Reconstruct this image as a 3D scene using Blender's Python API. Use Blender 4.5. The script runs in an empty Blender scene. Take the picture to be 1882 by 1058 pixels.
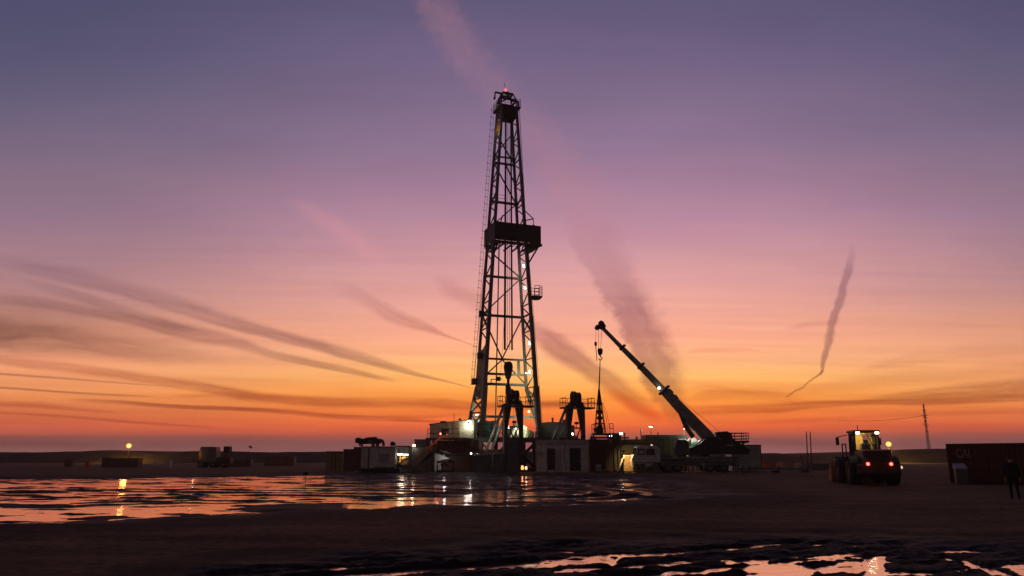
import bpy, math, random
import numpy as np
from mathutils import Vector, Matrix
random.seed(7)
R = math.radians
sc = bpy.context.scene
col = sc.collection

# ------------------------------------------------------------------ camera model (used only to turn measurements into metres)
FPX, CX, CY, EYE = 1340.0, 941.0, 529.0, 1.8
TH = math.atan(309.0 / FPX)
CT, ST = math.cos(TH), math.sin(TH)
def P(px, py, Y):
    a, b = (px - CX) / FPX, (CY - py) / FPX
    dy = CT - b * ST
    k = Y / dy
    return Vector((a * k, Y, EYE + (ST + b * CT) * k))
def G(px, py, z=0.0):
    a, b = (px - CX) / FPX, (CY - py) / FPX
    k = (z - EYE) / (ST + b * CT)
    return Vector((a * k, (CT - b * ST) * k, z))
def UV(px, py):
    a, b = (px - CX) / FPX, (CY - py) / FPX
    dy = CT - b * ST
    return a / dy, (ST + b * CT) / dy
def zp(py, Y=96.0): return P(941, py, Y).z
def xp(px, py, Y): return P(px, py, Y).x

cam_d = bpy.data.cameras.new("camera")
cam = bpy.data.objects.new("camera", cam_d); col.objects.link(cam)
cam.location = (0, 0, EYE); cam.rotation_euler = (R(90) + TH, 0, 0)
cam_d.sensor_width = 36.0; cam_d.lens = FPX / 1882 * 36.0
cam_d.clip_start = 0.1; cam_d.clip_end = 9000
sc.camera = cam
sc.view_settings.view_transform = 'Standard'; sc.view_settings.look = 'None'
sc.view_settings.exposure = 0; sc.view_settings.gamma = 1
sc.cycles.max_bounces = 6; sc.cycles.transparent_max_bounces = 12
sc.cycles.sample_clamp_indirect = 3.0

def lin(c):
    return tuple((x / 255 / 12.92) if x / 255 <= 0.04045 else ((x / 255 + 0.055) / 1.055) ** 2.4 for x in c)

# ------------------------------------------------------------------ node helper
class NT:
    def __init__(s, tree): s.t = tree
    def new(s, typ, **kw):
        n = s.t.nodes.new(typ)
        for k, v in kw.items(): setattr(n, k, v)
        return n
    def put(s, sock, v):
        if isinstance(v, bpy.types.NodeSocket): s.t.links.new(v, sock)
        else: sock.default_value = v
    def m(s, op, a, b=None, c=None, clamp=False):
        n = s.new('ShaderNodeMath', operation=op); n.use_clamp = clamp
        s.put(n.inputs[0], a)
        if b is not None: s.put(n.inputs[1], b)
        if c is not None: s.put(n.inputs[2], c)
        return n.outputs[0]
    def mr(s, v, a, b, c=0.0, d=1.0, typ='LINEAR'):
        n = s.new('ShaderNodeMapRange'); n.interpolation_type = typ; n.clamp = True
        s.put(n.inputs[0], v)
        for i, x in enumerate((a, b, c, d)): s.put(n.inputs[1 + i], x)
        return n.outputs[0]
    def mix(s, f, a, b, typ='MIX'):
        n = s.new('ShaderNodeMix', data_type='RGBA', blend_type=typ)
        s.put(n.inputs[0], f)
        for i, x in ((6, a), (7, b)):
            if isinstance(x, bpy.types.NodeSocket): s.t.links.new(x, n.inputs[i])
            else: n.inputs[i].default_value = (*x[:3], 1)
        return n.outputs[2]
    def ramp(s, f, pts, interp='LINEAR'):
        n = s.new('ShaderNodeValToRGB'); e = n.color_ramp.elements; n.color_ramp.interpolation = interp
        while len(e) > 1: e.remove(e[0])
        e[0].position = pts[0][0]; e[0].color = (*pts[0][1], 1)
        for p_, c in pts[1:]:
            k = e.new(p_); k.color = (*c, 1)
        s.put(n.inputs[0], f); return n.outputs[0]
    def curve(s, f, pts):
        n = s.new('ShaderNodeFloatCurve'); c = n.mapping.curves[0]
        while len(c.points) > 2: c.points.remove(c.points[-1])
        c.points[0].location = pts[0]; c.points[1].location = pts[-1]
        for p_ in pts[1:-1]: c.points.new(*p_)
        for p_ in c.points: p_.handle_type = 'AUTO_CLAMPED'
        n.mapping.update(); s.put(n.inputs[1], f); return n.outputs[0]
    def comb(s, x, y, z=0.0):
        n = s.new('ShaderNodeCombineXYZ')
        for i, v in enumerate((x, y, z)): s.put(n.inputs[i], v)
        return n.outputs[0]
    def noise(s, vec, scale=1.0, detail=4.0, rough=0.5, dist=0.0):
        n = s.new('ShaderNodeTexNoise'); s.put(n.inputs['Vector'], vec)
        n.inputs['Scale'].default_value = scale; n.inputs['Detail'].default_value = detail
        n.inputs['Roughness'].default_value = rough; n.inputs['Distortion'].default_value = dist
        return n.outputs[0]

# ------------------------------------------------------------------ sky
world = bpy.data.worlds.new("World"); sc.world = world; world.use_nodes = True
wt = world.node_tree; wt.nodes.clear(); N = NT(wt)
tc = N.new('ShaderNodeTexCoord')
sep = N.new('ShaderNodeSeparateXYZ'); wt.links.new(tc.outputs['Generated'], sep.inputs[0])
DX, DY, DZ = sep.outputs
yc = N.m('MAXIMUM', DY, 0.12)
U = N.m('DIVIDE', DX, yc); V = N.m('DIVIDE', DZ, yc)
def vy(py): return UV(941, py)[1]
VM = vy(0) * 1.25
def grad(rows):
    pts = [(max(0.0, vy(y) / VM), lin(c)) for y, c in rows]
    pts.sort(key=lambda q: q[0]); return pts
gc = grad([(829, (136, 88, 92)), (812, (122, 73, 75)), (800, (168, 80, 66)), (794, (206, 88, 58)), (782, (236, 104, 52)), (755, (248, 128, 46)), (725, (254, 158, 66)),
           (690, (253, 181, 103)), (655, (252, 180, 127)), (620, (246, 168, 136)), (575, (235, 164, 146)), (515, (219, 157, 155)), (455, (200, 146, 156)),
           (395, (180, 134, 156)), (330, (161, 124, 150)), (260, (141, 115, 145)), (190, (128, 107, 138)), (110, (114, 98, 131)), (30, (101, 90, 122)), (-160, (76, 74, 106))])
gs = grad([(829, (128, 82, 80)), (812, (114, 71, 71)), (799, (140, 76, 70)), (794, (176, 84, 66)), (782, (206, 94, 66)), (755, (218, 112, 66)), (725, (232, 140, 80)),
           (690, (236, 151, 101)), (650, (222, 147, 114)), (610, (204, 140, 114)), (560, (184, 132, 124)), (505, (170, 126, 130)), (450, (160, 122, 134)),
           (395, (146, 116, 136)), (330, (138, 113, 132)), (260, (122, 105, 129)), (190, (108, 97, 124)), (110, (96, 90, 118)), (30, (86, 82, 111)), (-160, (66, 66, 98))])
# a slow wobble keeps the bands from being ruled lines
wob = N.noise(N.comb(N.m('MULTIPLY', U, 1.6), N.m('MULTIPLY', V, 9.0)), 1.0, 3, 0.55)
Vw = N.m('ADD', V, N.m('MULTIPLY', N.m('SUBTRACT', wob, 0.5), N.mr(V, 0.0, 0.25, 0.010, 0.06)))
f_ = N.m('DIVIDE', Vw, VM, clamp=True)
cC = N.ramp(f_, gc); cS = N.ramp(f_, gs)
side = N.mr(N.m('ABSOLUTE', N.m('SUBTRACT', U, 0.12)), 0.12, 0.80, 0, 1, 'SMOOTHSTEP')
sky = N.mix(side, cC, cS)
# bluer corner upper left
bl = N.m('MULTIPLY', N.mr(U, -0.25, -0.9, 0, 1, 'SMOOTHSTEP'), N.mr(V, 0.35, 0.72, 0, 1, 'SMOOTHSTEP'))
sky = N.mix(N.m('MULTIPLY', bl, 0.55), sky, lin((72, 75, 106)))
# fine horizontal streaking low down
st = N.noise(N.comb(N.m('MULTIPLY', U, 2.2), N.m('MULTIPLY', N.m('ADD', V, N.m('MULTIPLY', U, 0.02)), 70.0), 3.0), 1.0, 4, 0.6)
stf = N.mr(V, 0.02, 0.34, 0.75, 0.06)
sv = N.m('ADD', 1.0, N.m('MULTIPLY', N.m('SUBTRACT', st, 0.5), stf))
sky = N.mix(1.0, sky, N.comb(N.m('POWER', sv, 0.8), N.m('POWER', sv, 1.15), sv), 'MULTIPLY')
mott = N.noise(N.comb(N.m('MULTIPLY', U, 3.0), N.m('MULTIPLY', V, 7.0), 9.0), 1.0, 5, 0.55)
mv = N.m('ADD', 1.0, N.m('MULTIPLY', N.m('SUBTRACT', mott, 0.5), 0.22))
sky = N.mix(1.0, sky, N.comb(mv, mv, mv), 'MULTIPLY')
warp1 = N.m('SUBTRACT', N.noise(N.comb(N.m('MULTIPLY', U, 9.0), N.m('MULTIPLY', V, 26.0), 5.0), 1.0, 5, 0.6), 0.5)
warp2 = N.m('SUBTRACT', N.noise(N.comb(N.m('MULTIPLY', U, 34.0), N.m('MULTIPLY', V, 46.0), 1.0), 1.0, 5, 0.65), 0.5)
def streak(sky, pts, color, soft=0.15, amp=0.5, by='u', mode='MULTIPLY', warp=None, soft2=None, fibre=0.55):
    """a cloud streak: pts = (px, py, half width, strength); soft = flat share of the half width on the lower (or right) side"""
    q = [(*UV(x, y), w, s) for x, y, w, s in pts]
    ax, ot = (0, 1) if by == 'u' else (1, 0)
    q.sort(key=lambda r_: r_[ax])
    a0, a1 = q[0][ax], q[-1][ax]
    o0 = min(r_[ot] for r_ in q) - 1e-4; o1 = max(r_[ot] for r_ in q) + 1e-4
    A, O = (U, V) if by == 'u' else (V, U)
    t = N.mr(A, a0, a1)
    nt = [(r_[ax] - a0) / (a1 - a0) for r_ in q]
    cen = N.m('MULTIPLY_ADD', N.curve(t, [(t_, (r_[ot] - o0) / (o1 - o0)) for t_, r_ in zip(nt, q)]), o1 - o0, o0)
    wmax = max(r_[2] for r_ in q)
    hw = N.m('MULTIPLY', N.curve(t, [(t_, r_[2] / wmax) for t_, r_ in zip(nt, q)]), wmax / FPX * 1.03)
    inten = N.curve(t, [(t_, r_[3]) for t_, r_ in zip(nt, q)])
    d = N.m('DIVIDE', N.m('SUBTRACT', O, cen), hw)
    d = N.m('MULTIPLY_ADD', warp if warp is not None else warp1, amp * 2, d)
    fib = N.noise(N.comb(N.m('MULTIPLY', A, 9.0 if by == 'u' else 16.0), N.m('MULTIPLY', d, 1.6), a0 * 50), 1.0, 5, 0.62, 0.4)
    inten = N.m('MULTIPLY', inten, N.mr(fib, 0.30, 0.62, 1.0 - fibre, 1.0))
    lo = N.mr(d, -1.0, -1.0 + (1 - soft), 0, 1, 'SMOOTHSTEP')
    hi = N.mr(d, 1.0 - (1 - (soft2 if soft2 is not None else soft)), 1.0, 1, 0, 'SMOOTHSTEP')
    mask = N.m('MULTIPLY', N.m('MULTIPLY', lo, hi), inten)
    return N.mix(mask, sky, color, mode)
DK = (0.50, 0.46, 0.55); DR = (0.62, 0.40, 0.36)
S = [
 # long contrails at left
 ([(-60, 466, 16, 0), (60, 490, 20, .3), (180, 518, 22, .5), (300, 549, 22, .65), (400, 582, 20, .75), (500, 611, 17, .9), (600, 638, 16, .95), (690, 663, 13, .95), (760, 685, 7, .9), (850, 708, 2, .7), (880, 716, 1.5, 0)], DK, .55, .35, 'u', None, .1),
 ([(-40, 544, 12, 0), (60, 554, 14, .5), (150, 570, 13, .6), (250, 588, 14, .7), (330, 605, 20, .8), (420, 627, 18, .65), (500, 650, 11, .7), (580, 668, 10, .9), (640, 680, 9, .9), (700, 694, 6, .6), (740, 702, 3, 0)], DK, .4, .4, 'u', None, .15),
 ([(30, 516, 10, 0), (110, 535, 13, .4), (200, 562, 13, .5), (280, 588, 13, .5), (370, 612, 12, 0)], DK, .3, .4, 'u', None, None),
 ([(-80, 612, 46, 1), (0, 616, 46, 1), (80, 622, 42, .95), (170, 632, 36, .8), (290, 648, 28, .55), (430, 664, 16, 0)], (0.40, 0.37, 0.42), .2, .35, 'u', None, None),
 ([(-60, 650, 9, .5), (30, 666, 12, .65), (150, 679, 13, .65), (260, 693, 13, .7), (340, 706, 14, .85), (430, 722, 15, 1), (510, 733, 14, 1), (590, 739, 13, 1), (700, 740, 13, .9), (800, 741, 14, .85), (900, 746, 12, .85), (1000, 745, 10, .8), (1070, 742, 9, .7), (1110, 741, 8, 0)], (.54, .36, .38), .2, .35, 'u', None, None),
 ([(-40, 684, 3, .9), (60, 691, 3, .9), (170, 699, 2.6, .8), (270, 707, 2.4, .5), (340, 712, 2, 0)], DK, .2, .3, 'u', None, None),
 ([(-40, 709, 3.4, 1), (50, 715, 3.4, 1), (150, 722, 3, .9), (240, 727, 2.5, .6), (290, 729, 2, 0)], DK, .2, .3, 'u', None, None),
 ([(110, 734, 4, 0), (200, 738, 6, .7), (320, 747, 6, 1), (450, 752, 6, 1), (560, 760, 6, .9), (640, 766, 7, 1), (720, 769, 6, .7), (790, 773, 4, 0)], (.50, .36, .40), .2, .4, 'u', None, None),
 ([(-40, 742, 8, .7), (60, 744, 8, .7), (150, 752, 5, .5), (240, 762, 4, 0)], DR, .2, .5, 'u', None, None),
 ([(-60, 755, 4, .6), (120, 765, 4, .6), (240, 775, 4, .7), (350, 783, 4, .5), (430, 788, 3, 0)], DR, .2, .5, 'u', None, None),
 ([(310, 727, 3, 0), (360, 727, 5, .6), (420, 728, 3, 0)], DR, .2, .5, 'u', None, None),
 ([(690, 763, 3, 0), (760, 766, 6, .6), (830, 762, 5, .4), (880, 760, 4, 0)], DR, .2, .5, 'u', None, None),
 ([(700, 772, 2, 0), (760, 773, 4, .9), (830, 776, 4, .8), (890, 779, 2, 0)], DR, .2, .4, 'u', None, None),
 # short ones left of the mast
 ([(600, 515, 24, 0), (660, 543, 24, .3), (710, 573, 22, .65), (750, 589, 19, .8), (790, 604, 12, .8), (830, 620, 3.5, .8), (870, 634, 2, .7), (905, 644, 2, 0)], (.62, .52, .58), .3, .4, 'u', None, .1),
 ([(790, 510, 18, 0), (840, 535, 30, .55), (880, 555, 30, .5), (940, 590, 22, 0)], (.72, .62, .66), .1, .4, 'u', None, None),
 # drifting smoke right of the mast
 ([(940, 575, 20, 0), (990, 615, 32, .6), (1020, 636, 36, .95), (1060, 660, 36, 1), (1100, 690, 34, .9), (1140, 716, 34, .75), (1170, 738, 32, .6), (1215, 765, 26, 0)], (.52, .41, .56), .3, .4, 'u', None, None),
 ([(1110, 715, 14, 0), (1150, 738, 18, .8), (1190, 758, 16, .9), (1230, 772, 12, 0)], (.95, .55, .55), .1, .4, 'u', None, None),
 ([(1080, 380, 60, 0), (1098, 430, 66, .16), (1115, 470, 64, .35), (1140, 520, 60, .6), (1160, 555, 56, .85), (1182, 595, 54, 1), (1204, 640, 52, 1), (1220, 690, 50, 1), (1232, 730, 40, .9), (1245, 760, 26, .5), (1258, 800, 20, 0)], (.50, .45, .58), .60, .5, 'v', warp2, .1),
 # the thin kinked trail at right
 ([(1567, 440, 7, 0), (1565, 475, 10, .35), (1553, 515, 12, .8), (1545, 548, 12, .85), (1531, 592, 12, .9), (1522, 636, 10, .95), (1513, 668, 6, 1), (1510, 684, 4, .9), (1506, 690, 3, 0)], (.50, .46, .56), .35, .8, 'v', warp2, .2),
 ([(1443, 731, 1.8, 0), (1450, 726, 2.6, .9), (1462, 718, 2.8, .95), (1474, 713, 2.8, .95), (1483, 704, 3, 1), (1497, 694, 3.4, 1), (1508, 686, 4, 1), (1515, 679, 4, 0)], (.50, .40, .42), .2, .25, 'u', None, None),
 ([(1446, 727, 1.5, 0), (1450, 733, 1.8, .7), (1460, 741, 1.8, .6), (1476, 747, 1.5, 0)], (.60, .50, .45), .2, .2, 'u', None, None),
 # low bands at right
 ([(1200, 760, 6, 0), (1300, 754, 13, .7), (1400, 750, 13, .85), (1500, 744, 10, .95), (1600, 739, 8, 1), (1700, 738, 9, 1), (1800, 734, 10, .95), (1960, 725, 12, .9)], (.58, .42, .42), .3, .4, 'u', None, None),
 ([(1560, 738, 6, 0), (1680, 728, 15, .8), (1780, 719, 20, .95), (1960, 704, 24, .95)], (.56, .46, .46), .25, .4, 'u', None, None),
 ([(1255, 735, 8, 0), (1330, 724, 15, .6), (1400, 726, 15, .6), (1500, 738, 8, 0)], (.66, .48, .46), .2, .5, 'u', None, None),
 ([(1560, 690, 5, 0), (1650, 665, 16, .45), (1740, 655, 20, .4), (1900, 640, 22, .4)], (.72, .60, .60), .1, .6, 'u', None, None),
 ([(1440, 608, 3, 0), (1480, 597, 9, .5), (1520, 592, 9, .4), (1560, 588, 6, 0)], (.75, .62, .66), .1, .5, 'u', None, None),
 ([(1245, 655, 3, 0), (1300, 643, 8, .5), (1360, 642, 6, .4), (1420, 650, 3, 0)], (.86, .62, .62), .1, .5, 'u', None, None),
 ([(1240, 718, 5, 0), (1300, 712, 10, .5), (1350, 718, 8, .4), (1400, 726, 4, 0)], (.82, .60, .56), .1, .5, 'u', None, None),
 ([(1440, 718, 5, 0), (1540, 706, 16, .5), (1660, 694, 20, .5), (1900, 676, 24, .5)], (.76, .64, .64), .15, .5, 'u', None, None),
 ([(980, 742, 5, 0), (1010, 741, 8, .8), (1060, 742, 8, .8), (1110, 744, 5, 0)], (.5, .38, .44), .2, .4, 'u', None, None),
 ([(-80, 560, 60, .5), (60, 575, 60, .5), (200, 600, 50, .4), (420, 640, 40, .25), (600, 665, 20, 0)], (.66, .60, .62), .1, .5, 'u', None, None),
 ([(1380, 775, 4, 0), (1480, 772, 7, .5), (1620, 764, 6, .5), (1800, 758, 6, .5), (1960, 752, 8, .5)], (.72, .52, .62), .1, .5, 'u', None, None),
]
for i_, (pts, c, s1, am, by, wp, s2) in enumerate(S):
    sky = streak(sky, pts, c, s1, am, by, 'MULTIPLY', wp, s2, .25 if 14 <= i_ <= 18 else .5)
# high wisps catching light
sky = streak(sky, [(770, -60, 66, .22), (805, 10, 66, .26), (855, 90, 68, .25), (910, 160, 70, .2), (985, 240, 76, .26), (1050, 320, 90, .28), (1095, 400, 96, .26), (1130, 490, 90, 0)],
             lin((190, 130, 140)), .3, .6, 'v', 'MIX', warp2, .0)
sky = streak(sky, [(520, 365, 14, 0), (590, 402, 30, .3), (650, 440, 40, .32), (740, 500, 40, 0)], lin((222, 150, 156)), .1, .5, 'u', 'MIX')
bo = N.mr(V, 0.03, 0.40, 1.22, 1.02)
sky = N.mix(1.0, sky, N.comb(bo, bo, bo), 'MULTIPLY')
# away from the glow the dome is a dim dusk violet
back = N.mr(DY, 0.45, -0.25, 0, 1, 'SMOOTHSTEP')
up = N.mr(DZ, -0.05, 0.8, 0, 1, 'SMOOTHSTEP')
dusk = N.mix(up, (0.088, 0.056, 0.052), (0.048, 0.039, 0.052))
sky = N.mix(back, sky, dusk)
below = N.mr(DZ, -0.002, -0.03)
sky = N.mix(below, sky, (0.02, 0.014, 0.014))
nis = N.new('ShaderNodeTexSky'); nis.sky_type = 'NISHITA'; nis.sun_disc = False
nis.sun_elevation = R(0.5); nis.sun_rotation = R(7)
b1 = N.new('ShaderNodeBackground'); wt.links.new(sky, b1.inputs[0]); b1.inputs[1].default_value = 1.0
b2 = N.new('ShaderNodeBackground'); wt.links.new(nis.outputs[0], b2.inputs[0]); b2.inputs[1].default_value = 0.004
ad = N.new('ShaderNodeAddShader'); wt.links.new(b1.outputs[0], ad.inputs[0]); wt.links.new(b2.outputs[0], ad.inputs[1])
wo = N.new('ShaderNodeOutputWorld'); wt.links.new(ad.outputs[0], wo.inputs[0])
world.cycles.sampling_method = 'MANUAL'; world.cycles.sample_map_resolution = 512

sun_d = bpy.data.lights.new("sun", 'SUN'); sun_d.energy = 0.02; sun_d.angle = R(40); sun_d.color = (1, 0.5, 0.22)
sun = bpy.data.objects.new("sun", sun_d); col.objects.link(sun)
sun.rotation_euler = Vector((-math.sin(R(7)), -math.cos(R(7)), -math.sin(R(2)))).to_track_quat('-Z', 'Y').to_euler()
# ------------------------------------------------------------------ materials
def mat(name, base, rough=0.6, metal=0.0, spec=0.3, var=0.35, scale=3.0, dirt=None, dirt_amt=0.5, bump=0.0):
    m = bpy.data.materials.new(name); m.use_nodes = True; t = m.node_tree; n = NT(t)
    b = t.nodes['Principled BSDF']
    co = n.new('ShaderNodeTexCoord').outputs['Object']
    no = n.noise(co, scale, 6, 0.6)
    c = n.mix(n.mr(no, 0.3, 0.7), [x * (1 - var) for x in base], [min(1, x * (1 + var)) for x in base])
    if dirt:
        d = n.noise(co, scale * 0.37, 7, 0.7, 0.6)
        c = n.mix(n.m('MULTIPLY', n.mr(d, 0.48, 0.68), dirt_amt), c, dirt)
    t.links.new(c, b.inputs['Base Color'])
    n.put(b.inputs['Roughness'], n.mr(no, 0.2, 0.8, max(0.05, rough - 0.15), min(1, rough + 0.15)))
    b.inputs['Metallic'].default_value = metal; b.inputs['Specular IOR Level'].default_value = spec
    if bump:
        bn = n.new('ShaderNodeBump'); bn.inputs['Strength'].default_value = bump; bn.inputs['Distance'].default_value = 0.02
        n.put(bn.inputs['Height'], n.noise(co, scale * 6, 5, 0.6)); t.links.new(bn.outputs[0], b.inputs['Normal'])
    return m
def emit(name, color, strength):
    m = bpy.data.materials.new(name); m.use_nodes = True; t = m.node_tree
    b = t.nodes['Principled BSDF']; b.inputs['Base Color'].default_value = (*color, 1)
    b.inputs['Emission Color'].default_value = (*color, 1); b.inputs['Emission Strength'].default_value = strength
    return m
RUST = (0.09, 0.035, 0.018); MUD = (0.06, 0.042, 0.032)
M = dict(
 steel=mat('dark_steel', (0.055, 0.052, 0.05), 0.55, 0.3, 0.3, dirt=RUST),
 legpaint=mat('mast_paint', (0.105, 0.108, 0.092), 0.5, 0.0, 0.3, dirt=RUST, dirt_amt=.35),
 black=mat('black_iron', (0.025, 0.024, 0.024), 0.6, 0.2, 0.25, dirt=RUST, dirt_amt=.3),
 galv=mat('galvanised', (0.32, 0.32, 0.31), 0.45, 0.5, 0.4, dirt=RUST, dirt_amt=.3),
 cream=mat('cream_panel', (0.50, 0.48, 0.38), 0.55, dirt=(0.2, 0.15, 0.09)),
 white=mat('white_paint', (0.50, 0.47, 0.45), 0.5, dirt=(0.20, 0.15, 0.12), dirt_amt=.45),
 grey=mat('grey_paint', (0.30, 0.30, 0.31), 0.5, dirt=(0.14, 0.10, 0.08)),
 boom=mat('boom_paint', (0.19, 0.185, 0.18), 0.45, dirt=MUD),
 dgrey=mat('dark_grey_paint', (0.10, 0.10, 0.105), 0.5, dirt=MUD),
 brown=mat('brown_paint', (0.13, 0.07, 0.045), 0.55, dirt=MUD),
 tan=mat('tan_paint', (0.34, 0.22, 0.12), 0.55, dirt=MUD),
 teal=mat('teal_paint', (0.02, 0.11, 0.10), 0.45, dirt=MUD),
 green=mat('green_paint', (0.02, 0.20, 0.10), 0.45, dirt=MUD, dirt_amt=.3),
 olive=mat('olive_paint', (0.065, 0.055, 0.030), 0.55, dirt=MUD),
 red=mat('red_paint', (0.075, 0.011, 0.010), 0.5, dirt=(0.09, 0.02, 0.015), bump=.1),
 redsteel=mat('red_steel', (0.10, 0.022, 0.018), 0.5, dirt=RUST),
 blue=mat('blue_paint', (0.03, 0.05, 0.15), 0.5, dirt=MUD),
 orange=mat('orange_paint', (0.45, 0.13, 0.03), 0.5, dirt=MUD),
 lpaint=mat('loader_paint', (0.085, 0.042, 0.02), 0.45, dirt=MUD, dirt_amt=.6),
 yellow=mat('yellow_paint', (0.34, 0.16, 0.03), 0.5, dirt=MUD, dirt_amt=.6),
 rubber=mat('rubber', (0.022, 0.021, 0.02), 0.85, 0, 0.2, dirt=MUD, dirt_amt=.7),
 cable=mat('wire_rope', (0.035, 0.032, 0.03), 0.6, 0.3),
 pale=mat('pale_letter_paint', (0.26, 0.20, 0.18), 0.6),
 cloth=mat('dark_cloth', (0.02, 0.02, 0.026), 0.9, 0, 0.1), cloth2=mat('trouser_cloth', (0.018, 0.018, 0.022), 0.9, 0, 0.1),
 skin=mat('skin', (0.35, 0.2, 0.14), 0.55), hair=mat('hair', (0.02, 0.014, 0.01), 0.8),
 wood=mat('timber', (0.16, 0.10, 0.06), 0.8, dirt=MUD),
 seat=mat('seat_fabric', (0.03, 0.03, 0.035), 0.85),
 cabin_in=mat('light_catch_lining', (0.65, 0.46, 0.18), 0.7),
 L_white=emit('lamp_white', (1.0, 0.93, 0.76), 8), L_warm=emit('lamp_warm', (1.0, 0.72, 0.34), 14),
 L_sod=emit('lamp_sodium', (1.0, 0.60, 0.09), 1.45), L_red=emit('lamp_red', (1.0, 0.10, 0.07), 12),
 L_beacon=emit('lamp_beacon', (1.0, 0.22, 0.18), 1.0), L_tail=emit('lamp_tail_core', (1.0, 0.30, 0.22), 2.2),
 L_orange=emit('lamp_orange', (1.0, 0.32, 0.07), 2.2),
 redhalo=emit('tail_halo', (0.8, 0.01, 0.01), 0.5),
 L_soft=emit('lamp_soft', (1.0, 0.9, 0.65), 2.5),
 L_dim=emit('lamp_dim', (1.0, 0.70, 0.50), 0.8), L_cyan=emit('lamp_cold', (0.75, 1.0, 0.88), 8),
)
def globe_mat():
    m = bpy.data.materials.new('sodium_halo_globe'); m.use_nodes = True; t = m.node_tree; t.nodes.clear(); n = NT(t)
    lw = n.new('ShaderNodeLayerWeight'); lw.inputs[0].default_value = .5
    e = n.new('ShaderNodeEmission'); t.links.new(n.ramp(lw.outputs['Facing'], [(0.0, (2.6, 1.9, .55)), (.3, (1.6, .85, .12)), (.62, (.8, .34, .03)), (1.0, (.45, .15, .02))]), e.inputs[0])  # orange rim on a large globe imitates the lamp's glare halo
    o = n.new('ShaderNodeOutputMaterial'); t.links.new(e.outputs[0], o.inputs[0]); return m
M['L_sod'] = globe_mat()
def glass_mat(name, tint=(0.9, 0.95, 0.95), a=0.12):
    m = bpy.data.materials.new(name); m.use_nodes = True; t = m.node_tree; t.nodes.clear(); n = NT(t)
    tr = n.new('ShaderNodeBsdfTransparent'); tr.inputs[0].default_value = (*tint, 1)
    gl = n.new('ShaderNodeBsdfGlossy'); gl.inputs['Roughness'].default_value = 0.04
    fr = n.new('ShaderNodeFresnel'); fr.inputs[0].default_value = 1.45
    mx = n.new('ShaderNodeMixShader'); t.links.new(n.m('ADD', fr.outputs[0], a * 0.3), mx.inputs[0])
    t.links.new(tr.outputs[0], mx.inputs[1]); t.links.new(gl.outputs[0], mx.inputs[2])
    o = n.new('ShaderNodeOutputMaterial'); t.links.new(mx.outputs[0], o.inputs[0]); return m
M['glass'] = glass_mat('clear_glass')
M['dglass'] = mat('dark_glass', (0.015, 0.016, 0.02), 0.08, 0, 0.5, var=.1)

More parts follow.
